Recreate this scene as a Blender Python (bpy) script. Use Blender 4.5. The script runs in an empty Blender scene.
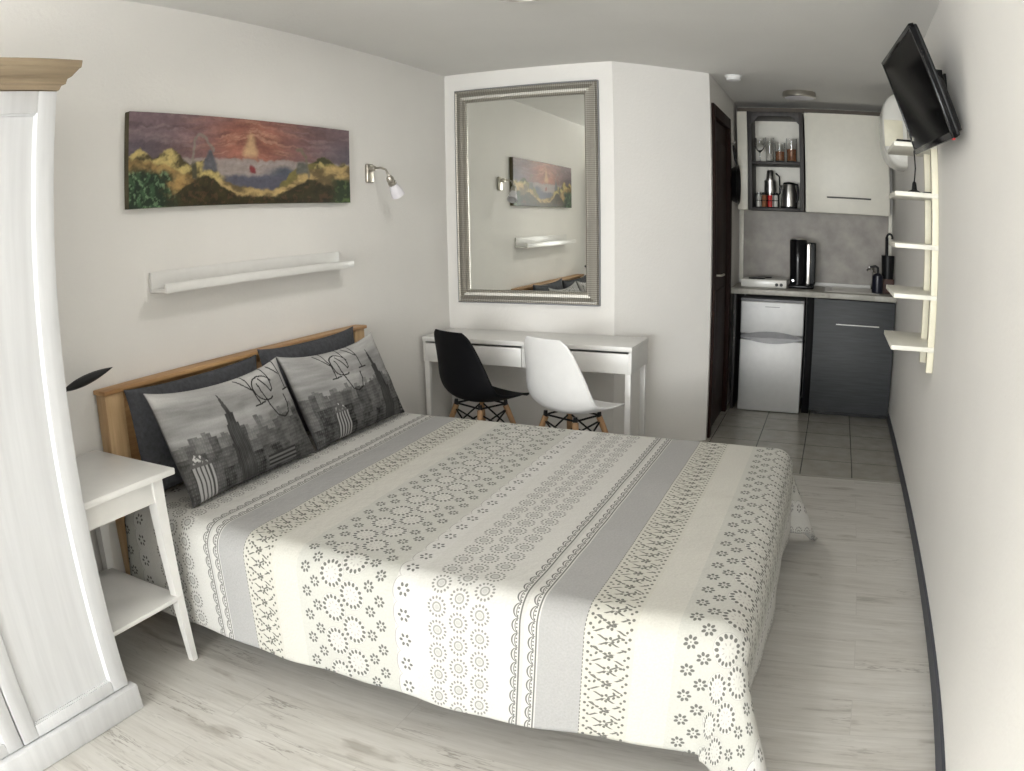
import bpy, bmesh, math, random
import numpy as np
from mathutils import Matrix, Vector, noise as mnoise

SC = bpy.context.scene
COL = SC.collection
PI = math.pi

# ------------------------------------------------------------------ camera
cam_data = bpy.data.cameras.new('camera')
cam = bpy.data.objects.new('camera', cam_data)
COL.objects.link(cam)
SC.camera = cam
CR = ((0.91603, 0.40079, -0.01616), (-0.07062, 0.20079, 0.97709), (-0.39485, 0.89390, -0.21223))   # right, up, forward
CP = (2.33758, -1.30259, 1.40836)
cam.matrix_world = Matrix([[CR[0][i], CR[1][i], -CR[2][i], CP[i]] for i in range(3)] + [[0, 0, 0, 1]])
cam_data.type = 'PANO'                       # the photograph's wide lens bends straight lines
cam_data.panorama_type = 'FISHEYE_LENS_POLYNOMIAL'
cam_data.sensor_fit = 'HORIZONTAL'
cam_data.sensor_width = 36.0
cam_data.fisheye_fov = 3.0
cam_data.fisheye_polynomial_k0 = 0.0
cam_data.fisheye_polynomial_k1 = -0.0372179
cam_data.fisheye_polynomial_k2 = 0.0
cam_data.fisheye_polynomial_k3 = 6.642627e-06
cam_data.fisheye_polynomial_k4 = -4.473881e-07
cam_data.clip_start = 0.05

# ------------------------------------------------------------------ light
world = bpy.data.worlds.new('world')
SC.world = world
world.use_nodes = True
wbg = world.node_tree.nodes['Background']
wbg.inputs[0].default_value = (0.80, 0.90, 1.0, 1)
wbg.inputs[1].default_value = 1.2


def area_light(name, loc, rot, sx, sy, power, colour):
    d = bpy.data.lights.new(name, 'AREA')
    d.shape = 'RECTANGLE'
    d.size, d.size_y = sx, sy
    d.energy = power
    d.color = colour
    o = bpy.data.objects.new(name, d)
    COL.objects.link(o)
    o.location = loc
    o.rotation_euler = rot
    return o


# daylight entering by the balcony window behind the camera (faces +y)
area_light('window_daylight', (1.43, -5.32, 1.20), (PI / 2, 0, 0), 2.7, 2.1, 132.0, (0.86, 0.94, 1.0))
# added fill at the same window, tilted up so the ceiling returns soft light
area_light('upward_fill', (1.43, -5.30, 1.00), (PI / 2 + math.radians(58), 0, 0), 2.7, 1.5, 305.0, (1.0, 0.975, 0.93))

SC.view_settings.view_transform = 'Standard'
SC.view_settings.look = 'None'
SC.view_settings.gamma = 1.0
SC.view_settings.exposure = 0.0
SC.view_settings.use_curve_mapping = False

# ------------------------------------------------------------------ node helpers


class E:
    """A float expression made of math nodes."""
    nt = None

    def __init__(self, s):
        self.s = s

    @staticmethod
    def m(op, *a, clamp=False):
        n = E.nt.nodes.new('ShaderNodeMath')
        n.operation = op
        n.use_clamp = clamp
        for i, v in enumerate(a):
            if isinstance(v, E):
                E.nt.links.new(v.s, n.inputs[i])
            else:
                n.inputs[i].default_value = float(v)
        return E(n.outputs[0])

    def __add__(a, b): return E.m('ADD', a, b)
    __radd__ = __add__
    def __sub__(a, b): return E.m('SUBTRACT', a, b)
    def __rsub__(a, b): return E.m('SUBTRACT', b, a)
    def __mul__(a, b): return E.m('MULTIPLY', a, b)
    __rmul__ = __mul__
    def __truediv__(a, b): return E.m('DIVIDE', a, b)
    def floor(a): return E.m('FLOOR', a)
    def fract(a): return E.m('FRACT', a)
    def abs(a): return E.m('ABSOLUTE', a)
    def sin(a): return E.m('SINE', a)
    def sqrt(a): return E.m('SQRT', a)
    def mod(a, b): return E.m('FLOORED_MODULO', a, b)
    def atan2(a, b): return E.m('ARCTAN2', a, b)
    def lt(a, b): return E.m('LESS_THAN', a, b)
    def gt(a, b): return E.m('GREATER_THAN', a, b)
    def max(a, b): return E.m('MAXIMUM', a, b)
    def min(a, b): return E.m('MINIMUM', a, b)


def soft(d, r, s=0.0012):
    """1 inside distance r, 0 outside, with a soft edge s."""
    return E.m('MULTIPLY_ADD', d - r, -1.0 / s, 0.5, clamp=True)


def band(u, a, b):
    return u.gt(a) * u.lt(b)


def new_mat(name):
    m = bpy.data.materials.new(name)
    m.use_nodes = True
    nt = m.node_tree
    b = nt.nodes['Principled BSDF']
    return m, nt, b


def col4(c):
    return (c[0], c[1], c[2], 1.0)


def noise_node(nt, scale, detail=4.0, rough=0.55, vec=None, stretch=None):
    n = nt.nodes.new('ShaderNodeTexNoise')
    n.inputs['Scale'].default_value = scale
    n.inputs['Detail'].default_value = detail
    n.inputs['Roughness'].default_value = rough
    if vec is None:
        tc = nt.nodes.new('ShaderNodeTexCoord')
        vec = tc.outputs['Object']
    if stretch:
        mp = nt.nodes.new('ShaderNodeMapping')
        mp.inputs['Scale'].default_value = stretch
        nt.links.new(vec, mp.inputs['Vector'])
        vec = mp.outputs[0]
    nt.links.new(vec, n.inputs['Vector'])
    return n


def ramp(nt, fac, stops):
    r = nt.nodes.new('ShaderNodeValToRGB')
    els = r.color_ramp.elements
    while len(els) < len(stops):
        els.new(0.5)
    for e, (p, c) in zip(els, stops):
        e.position = p
        e.color = col4(c)
    nt.links.new(fac, r.inputs[0])
    return r


def mix(nt, fac, a, b):
    n = nt.nodes.new('ShaderNodeMix')
    n.data_type = 'RGBA'
    for sock, v in ((n.inputs[0], fac), (n.inputs[6], a), (n.inputs[7], b)):
        if isinstance(v, E):
            nt.links.new(v.s, sock)
        elif isinstance(v, (tuple, list)):
            sock.default_value = col4(v)
        elif isinstance(v, (int, float)):
            sock.default_value = v
        else:
            nt.links.new(v, sock)
    return n.outputs[2]


def bump(nt, b, height, strength, dist=0.01):
    n = nt.nodes.new('ShaderNodeBump')
    n.inputs['Strength'].default_value = strength
    n.inputs['Distance'].default_value = dist
    nt.links.new(height, n.inputs['Height'])
    nt.links.new(n.outputs[0], b.inputs['Normal'])


def simple(name, c, rough=0.5, metal=0.0, var=0.08, scale=20.0, bmp=0.0, stretch=None, spec=None):
    m, nt, b = new_mat(name)
    n = noise_node(nt, scale, stretch=stretch)
    lo = tuple(x * (1 - var) for x in c)
    hi = tuple(min(1, x * (1 + var)) for x in c)
    r = ramp(nt, n.outputs[0], [(0.3, lo), (0.7, hi)])
    nt.links.new(r.outputs[0], b.inputs['Base Color'])
    b.inputs['Roughness'].default_value = rough
    b.inputs['Metallic'].default_value = metal
    if spec is not None:
        b.inputs['Specular IOR Level'].default_value = spec
    if bmp:
        bump(nt, b, n.outputs[0], bmp, 0.004)
    return m


def wood(name, dark, light, axis='y', rough=0.5, scale=3.0):
    m, nt, b = new_mat(name)
    st = {'x': (0.6, 9, 9), 'y': (9, 0.6, 9), 'z': (9, 9, 0.6)}[axis]
    n = noise_node(nt, scale, 6, 0.6, stretch=st)
    r = ramp(nt, n.outputs[0], [(0.3, dark), (0.68, light)])
    nt.links.new(r.outputs[0], b.inputs['Base Color'])
    b.inputs['Roughness'].default_value = rough
    bump(nt, b, n.outputs[0], 0.1, 0.003)
    return m


def attr_mat(name, rough=0.7, spec=0.3):
    m, nt, b = new_mat(name)
    a = nt.nodes.new('ShaderNodeAttribute')
    a.attribute_name = 'paint'
    n = noise_node(nt, 180, 3)
    r = ramp(nt, n.outputs[0], [(0.3, (0.9, 0.9, 0.9)), (0.7, (1, 1, 1))])
    mm = nt.nodes.new('ShaderNodeMix')
    mm.data_type = 'RGBA'
    mm.blend_type = 'MULTIPLY'
    mm.inputs[0].default_value = 1.0
    nt.links.new(a.outputs['Color'], mm.inputs[6])
    nt.links.new(r.outputs[0], mm.inputs[7])
    nt.links.new(mm.outputs[2], b.inputs['Base Color'])
    b.inputs['Roughness'].default_value = rough
    b.inputs['Specular IOR Level'].default_value = spec
    bump(nt, b, n.outputs[0], 0.15, 0.002)
    return m


def glass(name, tint=(1, 1, 1), rough=0.02):
    m, nt, b = new_mat(name)
    b.inputs['Base Color'].default_value = col4(tint)
    b.inputs['Roughness'].default_value = rough
    b.inputs['Transmission Weight'].default_value = 1.0
    b.inputs['IOR'].default_value = 1.45
    return m


# ------------------------------------------------------------------ materials
def plaster(name, c):
    m, nt, b = new_mat(name)
    n = noise_node(nt, 55, 6, 0.65)
    n2 = noise_node(nt, 3, 3, 0.5)
    r = ramp(nt, n2.outputs[0], [(0.3, tuple(x * 0.975 for x in c)), (0.7, c)])
    nt.links.new(r.outputs[0], b.inputs['Base Color'])
    b.inputs['Roughness'].default_value = 0.92
    b.inputs['Specular IOR Level'].default_value = 0.2
    bump(nt, b, n.outputs[0], 0.22, 0.01)
    return m


M_WALL = plaster('white_plaster', (0.86, 0.84, 0.807))
M_CEIL = plaster('ceiling_plaster', (0.80, 0.79, 0.76))


def laminate():
    m, nt, b = new_mat('whitewashed_oak_laminate')
    tc = nt.nodes.new('ShaderNodeTexCoord')
    br = nt.nodes.new('ShaderNodeTexBrick')
    br.offset = 0.37
    br.inputs['Color1'].default_value = (0, 0, 0, 1)
    br.inputs['Color2'].default_value = (1, 1, 1, 1)
    br.inputs['Mortar'].default_value = (0.5, 0.5, 0.5, 1)
    br.inputs['Scale'].default_value = 1.0
    br.inputs['Mortar Size'].default_value = 0.0012
    br.inputs['Brick Width'].default_value = 1.28
    br.inputs['Row Height'].default_value = 0.192
    nt.links.new(tc.outputs['Object'], br.inputs['Vector'])
    # shift the grain from board to board
    mp = nt.nodes.new('ShaderNodeVectorMath')
    mp.operation = 'ADD'
    sh = nt.nodes.new('ShaderNodeVectorMath')
    sh.operation = 'SCALE'
    sh.inputs['Scale'].default_value = 7.0
    nt.links.new(br.outputs['Color'], sh.inputs[0])
    nt.links.new(tc.outputs['Object'], mp.inputs[0])
    nt.links.new(sh.outputs[0], mp.inputs[1])
    n1 = noise_node(nt, 2.2, 7, 0.68, vec=mp.outputs[0], stretch=(0.9, 9, 1))
    n2 = noise_node(nt, 9, 5, 0.7, vec=mp.outputs[0], stretch=(0.5, 7, 1))
    n3 = noise_node(nt, 3.0, 3, 0.5, vec=mp.outputs[0], stretch=(1.3, 4, 1))
    r1 = ramp(nt, n1.outputs[0], [(0.22, (0.25, 0.23, 0.20)), (0.42, (0.55, 0.53, 0.49)), (0.75, (0.64, 0.625, 0.59))])
    r2 = ramp(nt, n2.outputs[0], [(0.3, (0.84, 0.83, 0.82)), (0.6, (1, 1, 1))])
    r3 = ramp(nt, n3.outputs[0], [(0.27, (0.62, 0.59, 0.56)), (0.36, (1, 1, 1))])
    mu = nt.nodes.new('ShaderNodeMix'); mu.data_type = 'RGBA'; mu.blend_type = 'MULTIPLY'; mu.inputs[0].default_value = 0.85
    nt.links.new(r1.outputs[0], mu.inputs[6]); nt.links.new(r2.outputs[0], mu.inputs[7])
    mu2 = nt.nodes.new('ShaderNodeMix'); mu2.data_type = 'RGBA'; mu2.blend_type = 'MULTIPLY'; mu2.inputs[0].default_value = 0.8
    nt.links.new(mu.outputs[2], mu2.inputs[6]); nt.links.new(r3.outputs[0], mu2.inputs[7])
    E.nt = nt
    n4 = noise_node(nt, 2.6, 5, 0.62, vec=mp.outputs[0], stretch=(0.8, 6, 1))
    n5 = noise_node(nt, 2.0, 2, 0.5, vec=mp.outputs[0], stretch=(1.2, 2.5, 1))
    vein = soft((E(n4.outputs[0]) - 0.5).abs(), 0.010, 0.012) * E.m('MULTIPLY_ADD', E(n5.outputs[0]), 6.0, -3.0, clamp=True)
    veined = mix(nt, vein * 0.6, mu2.outputs[2], (0.17, 0.15, 0.125))
    out = mix(nt, br.outputs['Fac'], veined, (0.47, 0.45, 0.42))
    nt.links.new(out, b.inputs['Base Color'])
    b.inputs['Roughness'].default_value = 0.42
    bump(nt, b, n2.outputs[0], 0.06, 0.002)
    return m


M_FLOOR = laminate()


def tiles():
    m, nt, b = new_mat('grey_beige_floor_tiles')
    E.nt = nt
    tc = nt.nodes.new('ShaderNodeTexCoord')
    sp = nt.nodes.new('ShaderNodeSeparateXYZ')
    nt.links.new(tc.outputs['Object'], sp.inputs[0])
    x, y = E(sp.outputs[0]), E(sp.outputs[1])
    fx = ((x - 2.235) / 0.309 + 0.5).fract() - 0.5
    fy = ((y - 2.985) / 0.309 + 0.5).fract() - 0.5
    d = fx.abs().min(fy.abs())
    joint = soft(d, 0.009, 0.006)
    n = noise_node(nt, 9, 5, 0.6)
    r = ramp(nt, n.outputs[0], [(0.3, (0.33, 0.315, 0.275)), (0.7, (0.43, 0.41, 0.365))])
    o = mix(nt, joint, r.outputs[0], (0.07, 0.062, 0.055))
    nt.links.new(o, b.inputs['Base Color'])
    b.inputs['Roughness'].default_value = 0.25
    inv = 1.0 - joint
    bump(nt, b, inv.s, 0.4, 0.003)
    return m


M_TILE = tiles()
M_DARKDOOR = wood('dark_mahogany', (0.010, 0.004, 0.003), (0.030, 0.011, 0.008), 'z', 0.6)
M_DARKDOOR.node_tree.nodes['Principled BSDF'].inputs['Specular IOR Level'].default_value = 0.15
M_DARKTRIM = simple('charcoal_baseboard', (0.055, 0.06, 0.075), 0.5)
M_WHITE = simple('white_lacquer', (0.80, 0.79, 0.765), 0.35, var=0.02)
M_WHITEPL = simple('white_plastic', (0.80, 0.795, 0.785), 0.3, var=0.02)
M_CREAM = simple('cream_painted_wood', (0.86, 0.82, 0.66), 0.45, var=0.03)
M_SHELF = simple('cream_white_shelf', (0.86, 0.84, 0.75), 0.4, var=0.03)
M_BLACKPL = simple('black_plastic', (0.008, 0.008, 0.009), 0.42, var=0.15, spec=0.3)
M_BLACKSH = simple('matt_black_shell', (0.006, 0.006, 0.007), 0.6, var=0.1, spec=0.10)
M_BLACKGL = simple('black_gloss', (0.006, 0.006, 0.007), 0.15, var=0.1, spec=0.25)
M_SCREEN = simple('dark_screen', (0.004, 0.004, 0.005), 0.10, var=0.1, spec=0.12)
M_BLACKMT = simple('black_metal', (0.015, 0.015, 0.016), 0.35, 0.6, var=0.1)
M_STEEL = simple('brushed_steel', (0.62, 0.61, 0.59), 0.28, 1.0, var=0.06, scale=8, stretch=(1, 1, 30))
M_NICKEL = simple('satin_nickel', (0.50, 0.47, 0.42), 0.3, 1.0, var=0.05)
M_CHROME = simple('chrome', (0.8, 0.8, 0.8), 0.08, 1.0, var=0.02)
M_PINE = wood('honey_pine', (0.38, 0.22, 0.10), (0.64, 0.45, 0.25), 'z', 0.5)
M_PINEY = wood('honey_pine_rail', (0.33, 0.165, 0.06), (0.56, 0.34, 0.16), 'y', 0.5)
M_BEECH = wood('beech_dowel', (0.36, 0.20, 0.10), (0.52, 0.32, 0.17), 'z', 0.45)
M_DARKFAB = simple('charcoal_cotton', (0.060, 0.062, 0.070), 0.9, var=0.25, scale=60, bmp=0.2)
M_MATT = simple('mattress_ticking', (0.5, 0.5, 0.48), 0.9, var=0.05)
M_WARDROBE = simple('whitewashed_wood', (0.64, 0.645, 0.655), 0.55, var=0.07, scale=4, stretch=(8, 8, 0.5), bmp=0.05)
M_CORNICE = wood('limed_oak_cornice', (0.22, 0.165, 0.105), (0.34, 0.265, 0.175), 'y', 0.6, 4)
M_CABWHITE = simple('cream_white_laminate', (0.78, 0.755, 0.67), 0.4, var=0.02)
M_ANTHR = simple('anthracite_woodgrain', (0.050, 0.054, 0.058), 0.55, var=0.2, scale=6, stretch=(1, 1, 14))
M_DARKWOOD = wood('dark_grey_oak', (0.020, 0.018, 0.018), (0.055, 0.048, 0.046), 'z', 0.55)
M_TOP = simple('grey_stone_worktop', (0.40, 0.385, 0.34), 0.4, var=0.12, scale=40)
M_SPLASH = simple('concrete_grey_panel', (0.34, 0.315, 0.285), 0.5, var=0.22, scale=7)
M_SILVER = simple('silver_fridge_front', (0.62, 0.62, 0.615), 0.5, 0.25, var=0.03)
M_GREYPL = simple('grey_plastic', (0.22, 0.22, 0.23), 0.4)
M_GREYSATIN = simple('grey_satin_metal', (0.20, 0.20, 0.205), 0.35, 0.5)
M_DARKMET = simple('dark_grey_metal', (0.10, 0.095, 0.09), 0.4, 0.6)
M_RED = simple('red_plastic', (0.55, 0.03, 0.03), 0.4)
M_TERRA = simple('reddish_brown_block', (0.08, 0.04, 0.032), 0.6)
M_BROWN = simple('brown_contents', (0.30, 0.12, 0.05), 0.7, var=0.3, scale=60)
M_GLASS = glass('clear_glass')
M_CERAM = simple('white_enamel', (0.82, 0.81, 0.76), 0.2, var=0.01)
M_PANELG = simple('pale_grey_enamel', (0.55, 0.54, 0.50), 0.35, var=0.02)
M_FROST = simple('frosted_lamp_glass', (0.82, 0.80, 0.84), 0.4, var=0.02)
M_CANVASEDGE = simple('dark_canvas_edge', (0.10, 0.085, 0.05), 0.8, var=0.3)
M_PAINT = attr_mat('oil_paint', 0.5, 0.35)
M_PRINT = attr_mat('printed_cotton', 0.9, 0.1)
M_MIRROR, _nt, _b = new_mat('mirror_silvering')
_b.inputs['Base Color'].default_value = (0.86, 0.87, 0.83, 1)
_b.inputs['Metallic'].default_value = 1.0
_b.inputs['Roughness'].default_value = 0.015


def mirror_frame_mat():
    m, nt, b = new_mat('ribbed_silver_leaf')
    E.nt = nt
    uv = nt.nodes.new('ShaderNodeUVMap')
    sp = nt.nodes.new('ShaderNodeSeparateXYZ')
    nt.links.new(uv.outputs[0], sp.inputs[0])
    s = (E(sp.outputs[0]) * (2 * PI / 0.012)).sin() * 0.5 + 0.5
    c = mix(nt, s, (0.30, 0.285, 0.25), (0.44, 0.42, 0.38))
    nt.links.new(c, b.inputs['Base Color'])
    b.inputs['Metallic'].default_value = 0.85
    b.inputs['Roughness'].default_value = 0.33
    bump(nt, b, s.s, 0.5, 0.002)
    return m


M_MFRAME = mirror_frame_mat()


def bedspread_mat():
    m, nt, b = new_mat('quilted_lace_print')
    E.nt = nt
    uv = nt.nodes.new('ShaderNodeUVMap')
    sp = nt.nodes.new('ShaderNodeSeparateXYZ')
    nt.links.new(uv.outputs[0], sp.inputs[0])
    u0, w = E(sp.outputs[0]), E(sp.outputs[1])
    P = 1.165
    u = (u0 - 0.455).mod(P)

    def cell(uc, w, p, off=0.0):
        """local coordinates in a column of motifs centred on uc with pitch p"""
        du = u - uc
        dw = ((w / p + off).fract() - 0.5) * p
        r = (du * du + dw * dw).sqrt()
        th = dw.atan2(du)
        return du, dw, r, th

    def dots(r, th, n, R, rd, elong=1.0):
        k = (th * (n / (2 * PI)) + 0.5).fract() - 0.5
        arc = k * r * (2 * PI / n)
        rr = (r - R) * (1.0 / elong)
        return soft((rr * rr + arc * arc).sqrt(), rd)

    def ring(r, R, t):
        return soft((r - R).abs(), t)

    ink = None

    def add(x):
        nonlocal ink
        ink = x if ink is None else ink.max(x)

    # double scalloped border 0 - .085
    p = 0.042
    for uc in (0.010, 0.056):
        ph = (w / p).fract() - 0.5
        arc = (0.25 - ph * ph).max(0.0).sqrt() * 0.036
        add(soft((u - (uc + 0.020) + arc).abs(), 0.0022))
        add(soft((u - (uc + 0.020) + arc * 0.55).abs(), 0.0014))
        add(soft((u - (uc + 0.023)).abs(), 0.0022))
        _, _, r, th = cell(uc + 0.015, w, 0.0105)
        add(soft(r, 0.0026))
    stripe = band(u, 0.030, 0.046) * 0.25
    # cream lattice .205 - .335
    for uc in (0.217, 0.322):
        _, _, r, th = cell(uc, w, 0.026)
        add(soft(r, 0.0042))
        _, _, r, th = cell(uc + (0.009 if uc < 0.27 else -0.009), w, 0.026, 0.35)
        add(soft(r, 0.0036))
    p = 0.085
    tri = ((w / p).fract() - 0.5).abs() * 2.0
    for sgn, off in ((1, 0.0), (-1, 0.0)):
        zig = (tri - 0.5) * (0.080 * sgn)
        dash = ((w / 0.017).fract()).lt(0.66)
        add(soft((u - 0.27 - zig).abs(), 0.0048) * dash)
    for uc, off in ((0.243, 0.0), (0.297, 0.5)):
        _, _, r, th = cell(uc, w, p, off + 0.12)
        add(dots(r, th, 3, 0.008, 0.0034, 1.5))
    _, _, r, th = cell(0.27, w, p, 0.25)
    add(dots(r, th, 5, 0.010, 0.0042))
    _, _, r, th = cell(0.27, w, p, 0.75)
    add(dots(r, th, 5, 0.010, 0.0042))
    add(soft((u - 0.205).abs(), 0.0012) * ((w / 0.012).fract()).lt(0.6))
    # floral field .435 - .80 : small flowers, wheels, small flowers
    for uc, off in ((0.470, 0.0), (0.507, 0.5), (0.712, 0.2), (0.748, 0.7)):
        _, _, r, th = cell(uc, w, 0.076, off)
        add(dots(r, th, 7, 0.0132, 0.0042, 1.35))
        add(soft(r, 0.002))
    pale = None
    for uc, off in ((0.571, 0.05), (0.645, 0.55)):
        _, _, r, th = cell(uc, w, 0.108, off)
        add(dots(r, th, 15, 0.036, 0.0050, 1.35))
        add(ring(r, 0.046, 0.0007) * 0.4)
        add(dots(r, th, 8, 0.017, 0.0022, 2.0) * 0.4)
        pp = soft(r, 0.047, 0.004)
        pale = pp if pale is None else pale.max(pp)
    # scalloped edging with tiny flowers .80 - .86
    ph = (w / 0.076).fract() - 0.5
    edge = 0.797 + (0.25 - ph * ph).max(0.0).sqrt() * -0.036 + 0.018
    scal = u.gt(edge) * u.lt(0.868)
    add(soft((u - edge).abs(), 0.0011) * 0.6)
    _, _, r, th = cell(0.832, w, 0.076)
    add(dots(r, th, 6, 0.015, 0.0046, 1.3))
    # three columns of rosettes .91 - 1.115
    for uc, off in ((0.945, 0.0), (1.013, 0.5), (1.081, 0.0)):
        _, _, r, th = cell(uc, w, 0.068, off)
        add(dots(r, th, 15, 0.0262, 0.0034, 1.3) * 0.8)
        add(ring(r, 0.0125, 0.0026) * 0.65)
        add(soft(r, 0.008) * 0.3)
    n = noise_node(nt, 30, 4, 0.6, vec=uv.outputs[0])
    nw = noise_node(nt, 160, 3, 0.7, vec=uv.outputs[0], stretch=(1, 1, 1))
    white = (0.66, 0.65, 0.615)
    c = mix(nt, 0.0, white, white)
    c = mix(nt, band(u, 0.085, 0.205), c, (0.43, 0.425, 0.415))                 # grey band
    c = mix(nt, band(u, 0.205, 0.335), c, (0.615, 0.60, 0.535))                # cream lattice
    c = mix(nt, band(u, 0.335, 0.435), c, (0.64, 0.625, 0.57))
    c = mix(nt, band(u, 0.435, 0.80), c, (0.58, 0.575, 0.53))                  # greenish grey floral
    c = mix(nt, pale * band(u, 0.435, 0.80), c, (0.64, 0.63, 0.585))
    c = mix(nt, scal, c, (0.68, 0.67, 0.64))
    c = mix(nt, stripe, c, (0.40, 0.39, 0.38))
    c = mix(nt, ink * 0.80, c, (0.06, 0.058, 0.055))
    # woven speckle
    sp2 = ramp(nt, nw.outputs[0], [(0.3, (0.78, 0.78, 0.78)), (0.65, (0.875, 0.875, 0.875))])
    mu = nt.nodes.new('ShaderNodeMix'); mu.data_type = 'RGBA'; mu.blend_type = 'MULTIPLY'; mu.inputs[0].default_value = 1.0
    nt.links.new(c, mu.inputs[6]); nt.links.new(sp2.outputs[0], mu.inputs[7])
    nt.links.new(mu.outputs[2], b.inputs['Base Color'])
    b.inputs['Roughness'].default_value = 0.92
    b.inputs['Specular IOR Level'].default_value = 0.15
    bump(nt, b, n.outputs[0], 0.45, 0.008)
    return m


M_SPREAD = bedspread_mat()

# ------------------------------------------------------------------ mesh helpers


def tag(o, label=None, cat=None, group=None, kind=None):
    if label: o['label'] = label
    if cat: o['category'] = cat
    if group: o['group'] = group
    if kind: o['kind'] = kind
    return o


ORIGIN = {}


def thing(name, label, cat, loc=(0, 0, 0), group=None, rz=0.0, kind=None):
    o = bpy.data.objects.new(name, None)
    o.empty_display_size = 0.1
    COL.objects.link(o)
    o.location = loc
    o.rotation_euler = (0, 0, rz)
    ORIGIN[o.name] = Matrix.Translation(loc) @ Matrix.Rotation(rz, 4, 'Z')
    return tag(o, label, cat, group, kind)


class MB:
    def __init__(self):
        self.bm = bmesh.new()

    def box(self, x0, x1, y0, y1, z0, z1, bev=0.0, seg=2):
        t = bmesh.new()
        bmesh.ops.create_cube(t, size=1.0)
        for v in t.verts:
            v.co = Vector(((x0 + x1) / 2 + v.co.x * (x1 - x0), (y0 + y1) / 2 + v.co.y * (y1 - y0), (z0 + z1) / 2 + v.co.z * (z1 - z0)))
        if bev > 0:
            bmesh.ops.bevel(t, geom=list(t.edges), offset=bev, segments=seg, affect='EDGES', profile=0.5)
        self.merge(t)
        return self

    def merge(self, t, mat=None):
        if mat is not None:
            t.transform(mat)
        me = bpy.data.meshes.new('tmp')
        t.to_mesh(me)
        t.free()
        self.bm.from_mesh(me)
        bpy.data.meshes.remove(me)

    def loft(self, rings, cap=True, closed=True):
        vs = [[self.bm.verts.new(p) for p in r] for r in rings]
        n = len(rings[0])
        for a, b in zip(vs, vs[1:]):
            for i in range(n if closed else n - 1):
                j = (i + 1) % n
                self.bm.faces.new((a[i], a[j], b[j], b[i]))
        if cap:
            self.bm.faces.new(list(reversed(vs[0])))
            self.bm.faces.new(vs[-1])
        return self

    def lathe(self, prof, c=(0, 0, 0), seg=28, axis='z'):
        rings = []
        for r, z in prof:
            ring = []
            for k in range(seg):
                a = 2 * PI * k / seg
                p = (r * math.cos(a), r * math.sin(a), z)
                if axis == 'x': p = (p[2], p[0], p[1])
                if axis == 'y': p = (p[0], p[2], p[1])
                ring.append((c[0] + p[0], c[1] + p[1], c[2] + p[2]))
            rings.append(ring)
        return self.loft(rings)

    def cone(self, a, b, ra, rb, seg=14):
        return self.tube([a, b], [ra, rb], seg)

    def tube(self, pts, r, seg=10):
        pts = [Vector(p) for p in pts]
        rs = r if isinstance(r, (list, tuple)) else [r] * len(pts)
        rings = []
        ref = None
        for i, p in enumerate(pts):
            d = (pts[min(i + 1, len(pts) - 1)] - pts[max(i - 1, 0)]).normalized()
            if ref is None:
                ref = d.orthogonal().normalized()
            ref = (ref - d * ref.dot(d))
            ref = ref.normalized() if ref.length > 1e-6 else d.orthogonal().normalized()
            o = d.cross(ref)
            rings.append([tuple(p + (ref * math.cos(2 * PI * k / seg) + o * math.sin(2 * PI * k / seg)) * rs[i]) for k in range(seg)])
        return self.loft(rings)

    def prism(self, poly, lo, hi, axis='z'):
        def P(a, b, h):
            return {'z': (a, b, h), 'y': (a, h, b), 'x': (h, a, b)}[axis]
        return self.loft([[P(a, b, lo) for a, b in poly], [P(a, b, hi) for a, b in poly]])

    def grid(self, nu, nv, f):
        vs = [[self.bm.verts.new(f(i / (nu - 1), j / (nv - 1))) for j in range(nv)] for i in range(nu)]
        for i in range(nu - 1):
            for j in range(nv - 1):
                self.bm.faces.new((vs[i][j], vs[i + 1][j], vs[i + 1][j + 1], vs[i][j + 1]))
        return self

    def xf(self, m):
        self.bm.transform(m)
        return self

    def build(self, name, mat, parent=None, smooth=40, local=False, recalc=True):
        """Link as one mesh object. Coordinates are world ones unless local."""
        if recalc:
            bmesh.ops.recalc_face_normals(self.bm, faces=list(self.bm.faces))
        me = bpy.data.meshes.new(name)
        root = parent
        while root is not None and root.parent is not None:
            root = root.parent
        if root is not None and not local and root.name in ORIGIN:
            self.bm.transform(ORIGIN[root.name].inverted())
        self.bm.to_mesh(me)
        self.bm.free()
        o = bpy.data.objects.new(name, me)
        COL.objects.link(o)
        if parent is not None:
            o.parent = parent
        for mm in (mat if isinstance(mat, (list, tuple)) else [mat]):
            me.materials.append(mm)
        if smooth:
            me.polygons.foreach_set('use_smooth', [True] * len(me.polygons))
            me.set_sharp_from_angle(angle=math.radians(smooth))
        return o


def copy_tree(o, parent=None):
    c = o.copy()
    COL.objects.link(c)
    if parent is not None:
        c.parent = parent
    for ch in list(o.children):
        copy_tree(ch, c)
    return c


def struct(name, mb, mat, parent=None, smooth=0, label=None):
    o = mb.build(name, mat, parent, smooth)
    if parent is None:
        tag(o, label, None, None, 'structure')
    return o


# ------------------------------------------------------------------ room shell
H = 2.353
W = 2.850
YB = -5.2        # wall behind the camera
D1 = 3.012       # mirror wall at x = 0
X1, D1b = 1.093, 3.025
X2, Y2 = 1.585, 3.515
YK = 5.0         # kitchen back wall
YT = 2.972       # laminate meets tiles

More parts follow.
